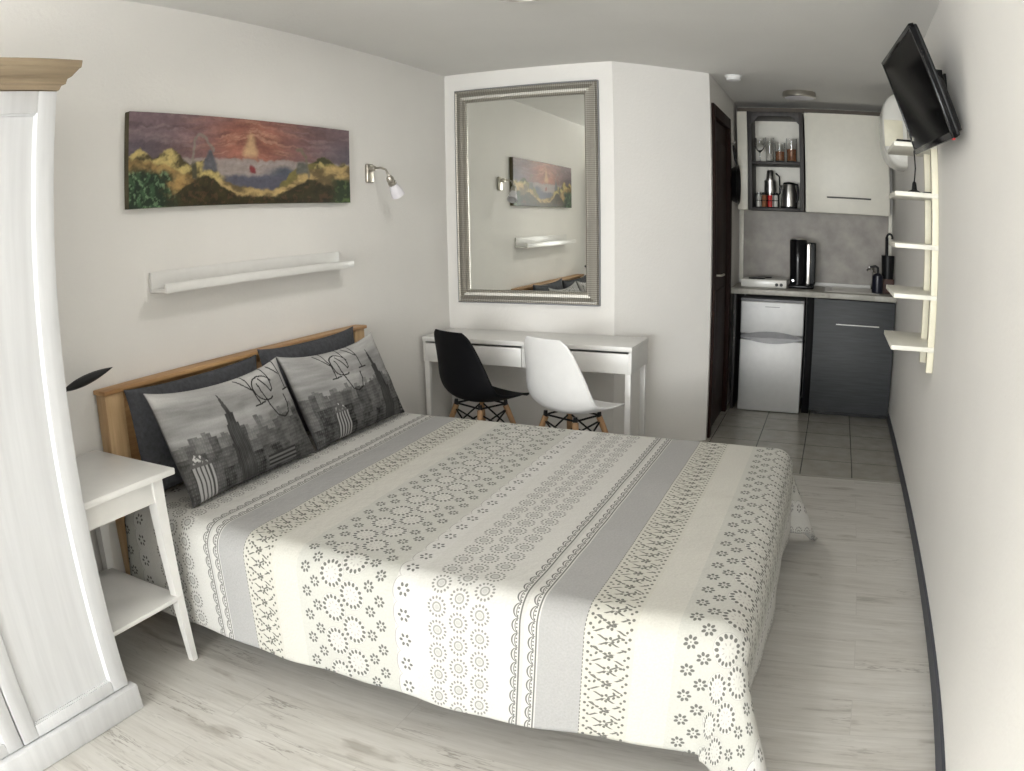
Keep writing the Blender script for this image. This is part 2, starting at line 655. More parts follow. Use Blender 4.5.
struct('floor', MB().box(-0.1, W + 0.1, YB - 0.1, YT, -0.08, 0.0), M_FLOOR, label='whitewashed oak laminate floor of the living area')
struct('floor_kitchen', MB().box(-0.1, W + 0.1, YT, YK + 0.1, -0.08, 0.0), M_TILE, label='grey beige square floor tiles of the kitchen corner')
struct('ceiling', MB().box(-0.1, W + 0.1, YB - 0.1, YK + 0.1, H, H + 0.1), M_CEIL, label='plain off white ceiling')
struct('wall_left', MB().box(-0.1, 0.0, YB - 0.1, D1, 0, H), M_WALL, label='long white plaster wall behind bed and wardrobe')
struct('wall_right', MB().box(W, W + 0.1, YB - 0.1, YK + 0.1, 0, H), M_WALL, label='white plaster wall carrying the television and shelves')
struct('wall_mirror', MB().prism([(-0.1, D1), (0, D1), (X1, D1b), (X1 + 0.03, D1b + 0.1), (-0.1, D1b + 0.1)], 0, H), M_WALL, label='white wall behind the mirror and desk')
struct('wall_angled', MB().prism([(X1, D1b), (X2, Y2), (X2 - 0.07, Y2 + 0.07), (X1 - 0.02, D1b + 0.1)], 0, H), M_WALL, label='short angled white wall between mirror and kitchen passage')
DY0, DY1, DZ = 3.585, 4.36, 2.13
mb = MB()
mb.box(X2 - 0.09, X2, Y2, DY0, 0, H)
mb.box(X2 - 0.09, X2, DY1, YK + 0.1, 0, H)
mb.box(X2 - 0.09, X2, DY0, DY1, DZ, H)
struct('wall_passage', mb, M_WALL, label='narrow white wall around the dark door')
struct('wall_kitchen', MB().box(X2 - 0.09, W, YK, YK + 0.1, 0, H), M_WALL, label='white wall at the back of the kitchen corner')
mb = MB()
wx0, wx1, wz0, wz1 = 0.10, 2.76, 0.10, 2.27
mb.box(-0.1, wx0, YB - 0.1, YB, 0, H).box(wx1, W + 0.1, YB - 0.1, YB, 0, H)
mb.box(wx0, wx1, YB - 0.1, YB, 0, wz0).box(wx0, wx1, YB - 0.1, YB, wz1, H)
struct('wall_window', mb, M_WALL)
mb = MB()
for a, b2 in ((wx0, wx0 + 0.06), (1.595, 1.655), (wx1 - 0.06, wx1)):
    mb.box(a, b2, YB - 0.07, YB - 0.01, wz0, wz1, 0.005)
mb.box(wx0, wx1, YB - 0.07, YB - 0.01, wz0, wz0 + 0.06, 0.005).box(wx0, wx1, YB - 0.07, YB - 0.01, wz1 - 0.06, wz1, 0.005)
struct('window_1', mb, M_WHITEPL)
struct('baseboard_right', MB().box(W - 0.012, W, YB, 4.40, 0, 0.063, 0.003), M_DARKTRIM, label='charcoal baseboard along the right wall')
struct('trim_1', MB().box(X2, W - 0.012, YT - 0.012, YT + 0.012, 0, 0.003, 0.001), simple('threshold_strip', (0.33, 0.31, 0.27), 0.4))

# dark door in the passage
d = struct('door_1', MB().box(X2 - 0.055, X2 - 0.012, DY0 + 0.05, DY1 - 0.05, 0.005, DZ - 0.04, 0.003), M_DARKDOOR, label='dark mahogany door in the kitchen passage')
mb = MB()
mb.box(X2 - 0.09, X2 + 0.018, DY0 - 0.02, DY0 + 0.05, 0, DZ + 0.04, 0.004)
mb.box(X2 - 0.09, X2 + 0.018, DY1 - 0.05, DY1 + 0.02, 0, DZ + 0.04, 0.004)
mb.box(X2 - 0.09, X2 + 0.018, DY0 + 0.05, DY1 - 0.05, DZ - 0.04, DZ + 0.04, 0.004)
mb.build('door_frame', M_DARKDOOR, d)
mb = MB()
for z0, z1 in ((0.15, 0.95), (1.05, 1.95)):
    mb.box(X2 - 0.014, X2 - 0.004, DY0 + 0.15, DY1 - 0.15, z0, z1, 0.004)
mb.build('door_panel', M_DARKDOOR, d)
mb = MB()
mb.box(X2 - 0.012, X2 - 0.004, DY0 + 0.075, DY0 + 0.105, 0.98, 1.15, 0.003)
mb.tube([(X2 - 0.01, DY0 + 0.09, 1.06), (X2 + 0.035, DY0 + 0.09, 1.06), (X2 + 0.045, DY0 + 0.10, 1.06), (X2 + 0.045, DY0 + 0.20, 1.06)], 0.008)
mb.build('door_handle', M_NICKEL, d)

# ------------------------------------------------------------------ bed
BED = thing('bed', 'double bed with honey pine headboard standing against the left wall', 'bed', (1.0, 1.1, 0))
hb = MB()
hb.box(0.012, 0.055, 0.30, 1.93, 0.845, 0.885, 0.004)                      # top rail
hb.box(0.018, 0.042, 0.36, 1.87, 0.28, 0.85, 0.002)                        # panel
HB = hb.build('headboard', M_PINEY, BED)
for y0, y1 in ((0.285, 0.375), (1.86, 1.945)):
    MB().box(0.012, 0.075, y0, y1, 0, 0.885, 0.006).build('headboard_post', M_PINE, HB)
MB().box(0.008, 0.085, 0.278, 1.955, 0.880, 0.897, 0.004).build('cap_rail', M_PINEY, HB)
mb = MB()
for k in range(5):
    y = 0.50 + k * 0.30
    mb.box(0.040, 0.050, y, y + 0.11, 0.30, 0.845, 0.003)
mb.build('slat', M_PINE, HB)
MB().box(0.075, 2.05, 0.36, 0.385, 0.16, 0.28, 0.004).build('side_rail', M_PINEY, BED)
MB().box(0.075, 2.05, 1.80, 1.825, 0.16, 0.28, 0.004).build('side_rail', M_PINEY, BED)
MB().box(2.025, 2.05, 0.385, 1.80, 0.16, 0.28, 0.004).build('foot_rail', M_PINEY, BED)
for lx, ly in ((1.40, 0.40), (1.98, 0.40), (1.40, 1.74), (1.98, 1.74)):
    MB().box(lx - 0.035, lx + 0.035, ly, ly + 0.06, 0, 0.18, 0.004).build('leg', M_DARKWOOD, BED)
MB().box(0.09, 2.075, 0.375, 1.805, 0.27, 0.470, 0.04, 3).build('mattress', M_MATT, BED)

# bedspread --------------------------------------------------------------
x0s, xL, yN, yF, zT = 0.10, 2.150, 0.350, 1.825, 0.482
rr0 = 0.08
dN = dFt = 0.418


def drape(u, w):
    a = max(0.0, u - xL)
    if w < yN: b, sy = yN - w, -1
    elif w > yF: b, sy = w - yF, 1
    else: b, sy = 0.0, 0
    px, py = min(u, xL), min(max(w, yN), yF)
    rho = math.hypot(a, b)
    und = 0.004 * mnoise.noise(Vector((u * 3.0, w * 3.0, 0.3))) + 0.003 * mnoise.noise(Vector((u * 9.0, w * 9.0, 2.3)))
    if rho < 1e-9:
        return Vector((px, py, zT + und))
    nx, ny = a / rho, sy * b / rho
    phi = math.atan2(b, a)
    corner = math.sin(2 * phi) ** 2 if (a > 0 and b > 0) else 0.0
    side = abs(ny)
    flare = 0.04 * (1 - side) + 0.10 * side + corner * 0.40
    q = rr0 * PI / 2
    if rho < q:
        t = rho / rr0
        out, drop = rr0 * math.sin(t), rr0 * (1 - math.cos(t))
    else:
        t = rho - q
        if a > 0 and b == 0: rip = 0.008 * math.sin(py * 7.0 + 0.6) + 0.003 * math.sin(py * 19.0)
        elif b > 0 and a == 0: rip = 0.006 * math.sin(px * 8.5 + 1.0) + 0.004 * math.sin(px * 23.0)
        else: rip = 0.022 * math.sin(phi * 4.0) * math.sin(2 * phi)
        k = min(1.0, t / 0.30)
        k *= k
        out = rr0 + t * math.sin(flare) + rip * k
        drop = rr0 + t * math.cos(flare)
    z = zT - drop + und * 0.5
    if z < 0.012:
        out += (0.012 - z) * 0.9
        z = 0.012
    # the hem lifts a little near the foot on the window side
    if sy < 0 and a == 0 and px > 1.6:
        z += 0.02 * min(1.0, (px - 1.6) / 0.4) * min(1.0, b / 0.4) ** 2
    return Vector((px + nx * out, py + ny * out, z))


def make_spread():
    us = np.concatenate([np.linspace(x0s, xL - 0.02, 100), np.linspace(xL, xL + dFt, 46)])
    ws = np.concatenate([np.linspace(yN - dN, yN - 0.002, 46), np.linspace(yN + 0.01, yF - 0.01, 70), np.linspace(yF + 0.002, yF + dN, 40)])
    nu, nw_ = len(us), len(ws)
    verts, uvs, faces = [], [], []
    for u in us:
        for w in ws:
            verts.append(drape(float(u), float(w)))
            k = min(1.0, max(0.0, (1.6 - u) / 1.0))       # the cloth lies a little askew towards the pillows
            sh = 0.05 * min(1.0, max(0.0, (1.87 - w) / 1.52)) + 0.06 * min(1.0, max(0.0, (yN - w) / 0.41))
            uvs.append((float(u) - k * sh, float(w)))
    for i in range(nu - 1):
        for j in range(nw_ - 1):
            faces.append((i * nw_ + j, (i + 1) * nw_ + j, (i + 1) * nw_ + j + 1, i * nw_ + j + 1))
    me = bpy.data.meshes.new('bedspread')
    me.from_pydata(verts, [], faces)
    uvl = me.uv_layers.new(name='UVMap')
    for lp in me.loops:
        uvl.data[lp.index].uv = uvs[lp.vertex_index]
    me.polygons.foreach_set('use_smooth', [True] * len(me.polygons))
    me.materials.append(M_SPREAD)
    o = bpy.data.objects.new('bedspread', me)
    COL.objects.link(o)
    s = o.modifiers.new('cloth_thickness', 'SOLIDIFY')
    s.thickness = 0.007
    s.offset = -1
    return tag(o, 'white and grey striped quilted bedspread with lace rosette print draped over the bed', 'bedspread')


make_spread()

# pillows ----------------------------------------------------------------


def set_paint(me, cols):
    a = me.color_attributes.new(name='paint', type='FLOAT_COLOR', domain='POINT')
    buf = np.ones((len(me.vertices), 4), dtype=np.float32)
    buf[:, :3] = cols
    a.data.foreach_set('color', buf.ravel())


def pillow(name, wid, hgt, thk, mat, nu=70, nv=44, paint=None, sag=0.03, seed=0):
    """Cushion in the local xz-plane (x = width, z = height, y = thickness)."""
    verts, faces, st = [], [], []
    for side in (-1, 1):
        for i in range(nu):
            for j in range(nv):
                s, t = 2 * i / (nu - 1) - 1, 2 * j / (nv - 1) - 1
                pinch = 1 - 0.05 * (1 - abs(s) ** 4) * abs(t) ** 3
                pinch2 = 1 - 0.04 * (1 - abs(t) ** 4) * abs(s) ** 3
                x = s * wid / 2 * pinch2
                z = t * hgt / 2 * pinch - sag * (1 - s * s) * (0.5 + 0.5 * t)
                f = max(0.0, (1 - abs(s) ** 2.6)) ** 0.55 * max(0.0, (1 - abs(t) ** 2.6)) ** 0.55
                wr = 0.010 * mnoise.noise(Vector((s * 2.2 + seed, t * 2.6, side * 2.0 + seed))) + 0.005 * mnoise.noise(Vector((s * 6 + seed, t * 5, side)))
                y = side * (0.003 + (thk / 2 + wr) * f)
                verts.append((x, y, z))
                st.append((s * 0.5 + 0.5, t * 0.5 + 0.5, side))
    n = nu * nv
    for k in range(2):
        for i in range(nu - 1):
            for j in range(nv - 1):
                a = k * n + i * nv + j
                q = (a, a + nv, a + nv + 1, a + 1)
                faces.append(q if k == 0 else q[::-1])
    bord = [(i, 0) for i in range(nu)] + [(nu - 1, j) for j in range(1, nv)] + [(i, nv - 1) for i in range(nu - 2, -1, -1)] + [(0, j) for j in range(nv - 2, 0, -1)]
    for k in range(len(bord)):
        (i, j), (i2, j2) = bord[k], bord[(k + 1) % len(bord)]
        a, b2 = i * nv + j, i2 * nv + j2
        faces.append((b2, a, n + a, n + b2))
    me = bpy.data.meshes.new(name)
    me.from_pydata(verts, [], faces)
    me.polygons.foreach_set('use_smooth', [True] * len(me.polygons))
    if paint is not None:
        st = np.array(st)
        set_paint(me, paint(st[:, 0], st[:, 1], st[:, 2]))
    me.materials.append(mat)
    o = bpy.data.objects.new(name, me)
    COL.objects.link(o)
    return o


def vnoise(x, y, seed=0.0):
    """Smooth value noise on numpy arrays."""
    x = np.asarray(x, float); y = np.asarray(y, float)
    xi, yi = np.floor(x), np.floor(y)
    fx, fy = x - xi, y - yi
    fx = fx * fx * (3 - 2 * fx); fy = fy * fy * (3 - 2 * fy)
    def h(a, b):
        return np.modf(np.abs(np.sin(a * 127.1 + b * 311.7 + seed * 74.7) * 43758.5453))[0]
    return (h(xi, yi) * (1 - fx) + h(xi + 1, yi) * fx) * (1 - fy) + (h(xi, yi + 1) * (1 - fx) + h(xi + 1, yi + 1) * fx) * fy


def fbm(x, y, seed=0.0, o=4):
    s = 0; a = 0.5; t = 0
    for k in range(o):
        s = s + a * vnoise(x * 2 ** k, y * 2 ** k, seed + k); t += a; a *= 0.55
    return s / t


def sstep(a, b, x):
    t = np.clip((x - a) / (b - a), 0, 1)
    return t * t * (3 - 2 * t)


def seg_dist(s, t, pts, asp):
    d = np.full(s.shape, 9.0)
    for (ax, ay), (bx, by) in zip(pts, pts[1:]):
        ax, bx, sx = ax * asp, bx * asp, s * asp
        dx, dy = bx - ax, by - ay
        L = dx * dx + dy * dy + 1e-12
        q = np.clip(((sx - ax) * dx + (t - ay) * dy) / L, 0, 1)
        d = np.minimum(d, np.hypot(sx - ax - q * dx, t - ay - q * dy))
    return d


def city_paint(esb, let, bld, seed):
    """Black and white skyline print: tower at esb, lettering from let, bright tower at bld."""
    def f(s, t, side):
        asp = 1.6
        g = 0.35 + 0.21 * (fbm(s * 2.5, t * 11, seed) - 0.5) * 2 + 0.06 * sstep(0.5, 1.0, t)
        g = g * (0.80 + 0.25 * sstep(0.55, 0.95, t))
        def skyline(n, base, amp, sd):
            k = np.floor(s * n)
            hh = np.modf(np.abs(np.sin(k * 12.9898 + sd * 7.1) * 43758.5))[0]
            return base + amp * hh
        # far, middle and near rows of blocks
        for n, base, amp, c, cv, sd in ((34, 0.47, 0.12, 0.15, 0.06, 1.0 + seed), (19, 0.36, 0.18, 0.085, 0.05, 2.3 + seed), (13, 0.14, 0.24, 0.052, 0.045, 5.1 + seed)):
            hgt = skyline(n, base, amp, sd)
            inside = t < hgt
            shade = c + cv * (np.modf(np.abs(np.sin(np.floor(s * n) * 78.2 + sd) * 9631.7))[0] - 0.3)
            win = (np.modf(s * n * 5.0)[0] > 0.55) & (np.modf(t * 30)[0] > 0.5)
            shade = shade + np.where(win, 0.035, 0.0) + 0.10 * (fbm(s * 34, t * 30, sd) - 0.5)
            g = np.where(inside, shade, g)
        # tall stepped tower with a spire
        dx = np.abs(s - esb - (0.62 - t) * 0.02) * asp
        wdt = np.where(t < 0.40, 0.095, np.where(t < 0.58, 0.068, np.where(t < 0.68, 0.050, np.where(t < 0.74, 0.026, 0.026 * (0.90 - t) / 0.16))))
        g = np.where((dx < wdt) & (t < 0.90), 0.042 + 0.03 * (np.modf(s * 90)[0] > 0.5) + 0.04 * (fbm(s * 25, t * 12, 8) - 0.5), g)
        # bright building with dark vertical stripes in the lower left
        dx = s - bld
        b1 = (dx > 0) & (dx < 0.13) & (t < 0.30)
        g = np.where(b1, np.where(np.modf(dx / 0.13 * 5)[0] > 0.45, 0.34, 0.06), g)
        crown = (np.abs(dx - 0.062) * 1.5 < 0.10 - (t - 0.30) * 0.75) & (t > 0.30) & (t < 0.41)
        g = np.where(crown, 0.11 + 0.42 * (fbm(s * 60, t * 42, 21) > 0.56) * sstep(0.30, 0.36, t), g)
        # long low block with window rows
        b2 = (s > esb + 0.16) & (s < esb + 0.40) & (t < 0.17) & (t > 0.04)
        g = np.where(b2, np.where((np.modf(t * 24)[0] > 0.5), 0.035, 0.15), g)
        # lettering: tall serifed strokes and big open curves hanging from the top
        L = let
        strokes = [
            [(L, 1.0), (L + 0.012, 0.66)], [(L - 0.03, 0.655), (L + 0.055, 0.665)],
            [(L - 0.07, 0.97), (L, 0.82)],
            [(L + 0.30, 1.0), (L + 0.30, 0.70)], [(L + 0.265, 0.70), (L + 0.335, 0.70)],
            [(L + 0.23, 0.98), (L + 0.29, 0.86)],
            [(L + 0.10 + 0.085 * math.cos(a), 0.80 + 0.13 * math.sin(a)) for a in np.linspace(0.3, 5.2, 24)],
            [(L + 0.07, 0.86), (L + 0.085, 0.62), (L + 0.12, 0.50), (L + 0.17, 0.46), (L + 0.22, 0.49), (L + 0.245, 0.58), (L + 0.25, 0.66)],
            [(L + 0.10, 0.90), (L + 0.15, 0.74), (L + 0.17, 0.76), (L + 0.175, 1.0)],
        ]
        dmin = np.full(s.shape, 9.0)
        for st_ in strokes:
            dmin = np.minimum(dmin, seg_dist(s, t, st_, asp))
        g = np.where(dmin < 0.0075, 0.025, g)
        g = np.clip(g, 0.012, 0.8)
        back = side > 0
        g = np.where(back, 0.10, g)
        return np.stack([g * 1.0, g * 0.985, g * 0.965], 1)
    return f


def place_pillow(o, base, lean, yaw, hgt, skew=0.0, depth=0.0):
    """Stand a pillow on its lower edge at base, front towards +x, leaning back by lean."""
    # local x -> world +y, local -y (front) -> world +x
    m = Matrix(((0, -1, 0, 0), (1, 0, 0, 0), (0, 0, 1, 0), (0, 0, 0, 1)))
    sk = Matrix(((1, 0, skew, 0), (0, 1, 0, 0), (0, 0, 1, 0), (0, 0, 0, 1)))
    up = Matrix.Translation((0, 0, hgt / 2))
    tilt = Matrix.Rotation(-lean, 4, 'Y')
    o.data.transform(Matrix.Rotation(yaw, 4, 'Z') @ tilt @ m @ sk @ up)
    o.location = base
    return o


dp = pillow('pillow', 0.72, 0.405, 0.085, M_DARKFAB, seed=3, sag=0.008)
place_pillow(dp, (0.165, 0.712, 0.492), 0.10, 0.0, 0.405, skew=-0.03)
tag(dp, 'plain charcoal pillow against the headboard at the wardrobe end of the bed', 'pillow', 'charcoal pillows')
dp2 = pillow('pillow', 0.70, 0.425, 0.085, M_DARKFAB, seed=9, sag=0.010)
place_pillow(dp2, (0.165, 1.450, 0.492), 0.10, 0.0, 0.425, skew=-0.06)
tag(dp2, 'plain charcoal pillow against the headboard at the desk end of the bed', 'pillow', 'charcoal pillows')
pp = pillow('printed_pillow', 0.71, 0.425, 0.12, M_PRINT, 230, 140, city_paint(0.40, 0.64, 0.04, 1.0), seed=5)
place_pillow(pp, (0.385, 0.738, 0.490), 0.33, 0.0, 0.425, skew=-0.115)
tag(pp, 'grey city skyline pillow nearest the wardrobe, lettering right of its tall dark tower', 'pillow', 'skyline print pillows')
pp2 = pillow('printed_pillow', 0.70, 0.425, 0.12, M_PRINT, 230, 140, city_paint(0.78, 0.34, 0.20, 4.0), seed=7)
place_pillow(pp2, (0.378, 1.466, 0.490), 0.33, 0.0, 0.425, skew=-0.14)
tag(pp2, 'grey city skyline pillow nearest the desk, lettering left of its tall dark tower', 'pillow', 'skyline print pillows')

# ------------------------------------------------------------------ nightstand and its lamp
NS = thing('nightstand', 'white nightstand with a lower shelf between wardrobe and bed', 'nightstand', (0.25, 0.06, 0))
nx0, nx1, ny0, ny1, nz = 0.02, 0.475, -0.157, 0.248, 0.688
MB().box(nx0, nx1, ny0, ny1, nz - 0.022, nz, 0.004).build('top', M_WHITE, NS)
mb = MB()
mb.box(nx1 - 0.045, nx1 - 0.030, ny0 + 0.012, ny1 - 0.05, nz - 0.10, nz - 0.022, 0.002)
mb.box(nx0 + 0.025, nx0 + 0.040, ny0 + 0.012, ny1 - 0.05, nz - 0.10, nz - 0.022, 0.002)
mb.box(nx0 + 0.03, nx1 - 0.05, ny0 + 0.006, ny0 + 0.020, nz - 0.10, nz - 0.022, 0.002)
mb.box(nx0 + 0.03, nx1 - 0.05, ny1 - 0.060, ny1 - 0.045, nz - 0.10, nz - 0.022, 0.002)
mb.build('apron', M_WHITE, NS)
for lx, sx in ((nx1 - 0.045, 1), (nx0 + 0.045, -1)):
    for ly, sy in ((ny1 - 0.062, 1), (ny0 + 0.016, -1)):
        def ring(z, cx, cy, h):
            return [(cx - h, cy - h, z), (cx + h, cy - h, z), (cx + h, cy + h, z), (cx - h, cy + h, z)]
        hh = 0.021 if sy > 0 else 0.014
        MB().loft([ring(0, lx + sx * 0.030, ly, 0.012), ring(nz - 0.10, lx, ly, hh), ring(nz - 0.022, lx, ly, hh)]).build('leg', M_WHITE, NS)
MB().box(nx0 + 0.03, nx1 - 0.01, ny0 + 0.012, ny1 - 0.055, 0.238, 0.255, 0.003).build('shelf', M_WHITE, NS)

LP = thing('desk_lamp', 'lamp with black leaf shaped head peeking out beside the wardrobe', 'lamp', (0.14, 0.0, nz))
MB().lathe([(0.0, nz), (0.055, nz), (0.055, nz + 0.012), (0.02, nz + 0.018), (0.0, nz + 0.018)], (0.14, 0.0, 0)).build('base', M_BLACKMT, LP)
MB().tube([(0.14, 0.0, nz + 0.015), (0.14, -0.01, nz + 0.16), (0.12, 0.03, 0.925), (0.10, 0.12, 0.950)], 0.006).build('stem', M_BLACKMT, LP)
mb = MB()
rings = []
A, B = Vector((0.10, 0.085, 0.942)), Vector((0.10, 0.318, 0.979))
for k in range(25):
    q = k / 24
    c = A.lerp(B, q)
    hw = 0.028 * max(0.02, math.sin(PI * q ** 0.85)) ** 0.8
    th = 0.35 * hw + 0.0015
    rings.append([tuple(c + Vector((0.85 * hw * math.cos(2 * PI * j / 14), -0.15 * hw * math.cos(2 * PI * j / 14), 0.0)) + Vector((0, -0.12, 0.95)).normalized() * (0.62 * hw * math.sin(2 * PI * j / 14))) for j in range(14)])
mb.loft(rings)
mb.build('lamp_head', M_BLACKPL, LP)

# ------------------------------------------------------------------ wardrobe
WR = thing('wardrobe', 'tall whitewashed wardrobe with panelled doors and oak coloured cornice', 'wardrobe', (0.27, -0.63, 0))
wy1, wy0, wxf = -0.158, -1.11, 0.517
MB().box(0.012, wxf - 0.022, wy0, wy1, 0.09, 1.852, 0.003).build('body', M_WARDROBE, WR)


def wdoor(y0, y1):
    dmb = MB()
    xf, xb = wxf, wxf - 0.022
    st = 0.066
    dmb.box(xb, xf, y0, y0 + st, 0.095, 1.848, 0.003)
    dmb.box(xb, xf, y1 - st, y1, 0.095, 1.848, 0.003)
    dmb.box(xb, xf, y0 + st, y1 - st, 0.095, 0.137, 0.003)
    dmb.box(xb, xf, y0 + st, y1 - st, 1.785, 1.848, 0.003)
    dr = dmb.build('door', M_WARDROBE, WR)
    MB().box(xb - 0.002, xf - 0.012, y0 + st - 0.004, y1 - st + 0.004, 0.133, 1.789).build('door_panel', M_WARDROBE, dr)
    mm = MB()
    for (a, b2, c, e) in ((y0 + st, y0 + st + 0.007, 0.137, 1.785), (y1 - st - 0.007, y1 - st, 0.137, 1.785)):
        mm.prism([(xf - 0.013, a if a == y0 + st else b2), (xf - 0.001, a if a == y0 + st else b2), (xf - 0.013, b2 if a == y0 + st else a)], c, e, 'z')
    mm.box(xf - 0.013, xf - 0.006, y0 + st, y1 - st, 0.137, 0.143).box(xf - 0.013, xf - 0.006, y0 + st, y1 - st, 1.779, 1.785)
    mm.build('bead', M_WARDROBE, dr)
    return dr


wdoor(-0.631, -0.160)
d2 = wdoor(-1.108, -0.636)
MB().lathe([(0, 0), (0.010, 0), (0.008, 0.015), (0.016, 0.022), (0.014, 0.032), (0, 0.034)], (wxf, -0.665, 1.0), 16, 'x').build('knob', M_NICKEL, d2)
MB().box(0.010, wxf - 0.020, wy0 - 0.02, wy1, 0.0, 0.092, 0.002).box(wxf - 0.021, wxf + 0.022, wy0 - 0.02, wy1 + 0.020, 0.0, 0.092, 0.006).build('plinth', M_WARDROBE, WR)
mb = MB()
rings = []
for z, o in ((1.850, 0.004), (1.862, 0.010), (1.864, 0.022), (1.878, 0.026), (1.882, 0.038), (1.900, 0.058), (1.903, 0.064), (1.922, 0.066), (1.924, 0.064)):
    rings.append([(0.010, wy0 - o, z), (wxf + o, wy0 - o, z), (wxf + o, wy1 + o * 0.6, z), (0.010, wy1 + o * 0.6, z)])
mb.loft(rings)
mb.build('cornice', M_CORNICE, WR, smooth=0)

# ------------------------------------------------------------------ desk
DK = thing('desk', 'white desk with two flat drawers below the large mirror', 'desk', (0.66, 2.81, 0))
dx0, dx1, dy0, dy1, dz = 0.021, 1.309, 2.618, 2.995, 0.736
MB().box(dx0, dx1, dy0, dy1, dz - 0.028, dz, 0.003).build('top', M_WHITE, DK)
mb = MB()
mb.box(dx0 + 0.002, dx0 + 0.020, dy0 + 0.005, dy1 - 0.004, 0.586, dz - 0.028, 0.002)
mb.box(dx1 - 0.020, dx1 - 0.002, dy0 + 0.005, dy1 - 0.004, 0.586, dz - 0.028, 0.002)
mb.box(dx0 + 0.02, dx1 - 0.02, dy1 - 0.020, dy1 - 0.004, 0.586, dz - 0.028, 0.002)
mb.box(0.655, 0.673, dy0 + 0.03, dy1 - 0.02, 0.586, dz - 0.028, 0.002)
mb.box(dx0 + 0.02, dx1 - 0.02, dy0 + 0.03, dy1 - 0.02, 0.588, 0.596)
mb.build('carcass', M_WHITE, DK)
for a, b2 in ((dx0 + 0.004, 0.662), (0.666, dx1 - 0.004)):
    dr = MB().box(a, b2, dy0 + 0.006, dy0 + 0.026, 0.586, dz - 0.040, 0.002).build('drawer', M_WHITE, DK)
    MB().box(a + 0.02, b2 - 0.02, dy0 + 0.026, dy0 + 0.30, 0.60, 0.66).build('drawer_box', M_WHITE, dr)
for lx in (dx0 + 0.022, dx1 - 0.022):
    for ly in (dy0 + 0.024, dy1 - 0.024):
        MB().box(lx - 0.016, lx + 0.016, ly - 0.016, ly + 0.016, 0, 0.588, 0.003).build('leg', M_WHITE, DK)

# ------------------------------------------------------------------ shell chairs


def make_chair(label, shell_mat):
    t = thing('shell_chair', label, 'chair', (0, 0, 0), 'shell chairs at the desk')
    # side profile, local +y is the sitter's front: (y, z, half width, rim lift)
    prof = [(-0.228, 0.842, 0.116, 0.010), (-0.225, 0.815, 0.148, 0.020), (-0.218, 0.766, 0.172, 0.034), (-0.210, 0.70, 0.194, 0.050), (-0.202, 0.63, 0.214, 0.066),
            (-0.192, 0.565, 0.230, 0.074), (-0.170, 0.505, 0.239, 0.076), (-0.130, 0.462, 0.242, 0.072), (-0.065, 0.444, 0.241, 0.062),
            (0.01, 0.440, 0.238, 0.05), (0.08, 0.447, 0.232, 0.038), (0.135, 0.458, 0.220, 0.026), (0.172, 0.461, 0.202, 0.014), (0.190, 0.452, 0.165, 0.004)]
    n = len(prof)

    def at(q):
        f = q * (n - 1)
        i = min(int(f), n - 2)
        r = f - i
        p0, p1, p2, p3 = (prof[max(0, i - 1)], prof[i], prof[i + 1], prof[min(n - 1, i + 2)])
        return [0.5 * (2 * b + (c - a) * r + (2 * a - 5 * b + 4 * c - d_) * r * r + (3 * b - a - 3 * c + d_) * r ** 3) for a, b, c, d_ in zip(p0, p1, p2, p3)]

    def f(q, s):
        y, z, hw, lift = at(q)
        a = at(min(1, q + 0.01)); b = at(max(0, q - 0.01))
        ty, tz = a[0] - b[0], a[1] - b[1]
        L = math.hypot(ty, tz)
        ny, nz_ = -tz / L, ty / L              # towards the sitter
        v = 2 * s - 1
        l = lift * abs(v) ** 2.3
        hw2 = hw * (1 - 0.03 * abs(v) ** 6)
        return (hw2 * v, y + ny * l, z + nz_ * l)
    mb = MB().grid(44, 25, f)
    sh = mb.build('seat_shell', shell_mat, t, smooth=80, local=True)
    so = sh.modifiers.new('shell_thickness', 'SOLIDIFY')
    so.thickness = 0.007
    so.offset = 0
    legs = {}
    for sx in (-1, 1):
        for sy in (-1, 1):
            top = Vector((sx * 0.105, sy * 0.090 - 0.01, 0.410))
            bot = Vector((sx * 0.215, sy * 0.205 - 0.01, 0.0))
            legs[sx, sy] = (top, bot)
            MB().tube([bot, bot.lerp(top, 0.12), top], [0.0105, 0.0125, 0.0165], 14).build('leg', M_BEECH, t, local=True)
    mb = MB()
    P = lambda k, q: legs[k][1].lerp(legs[k][0], q)
    ks = [(-1, -1), (1, -1), (1, 1), (-1, 1)]
    for i in range(4):
        a, b2 = ks[i], ks[(i + 1) % 4]
        mb.tube([P(a, 0.95), P(b2, 0.58)], 0.0050, 8)
        mb.tube([P(a, 0.58), P(b2, 0.95)], 0.0050, 8)
        mb.tube([P(a, 0.99) + Vector((0, 0, 0.012)), P(b2, 0.99) + Vector((0, 0, 0.012))], 0.0055, 8)
    for k in ks:
        mb.cone(P(k, 0.985), P(k, 1.0) + Vector((0, 0, 0.030)), 0.013, 0.010, 12)
    mb.build('wire_brace', M_BLACKMT, t, local=True)
    return t


c1 = make_chair('black plastic shell chair with beech legs at the desk', M_BLACKSH)
c1.location = (0.520, 2.40, 0)
c1.rotation_euler = (0, 0, math.radians(-25))
c2 = make_chair('white plastic shell chair with beech legs at the desk', M_WHITEPL)
c2.location = (1.080, 2.330, 0)
c2.rotation_euler = (0, 0, math.radians(-24))

# ------------------------------------------------------------------ mirror
SL = 0.01216


def wall_y(x):
    return D1 + SL * x


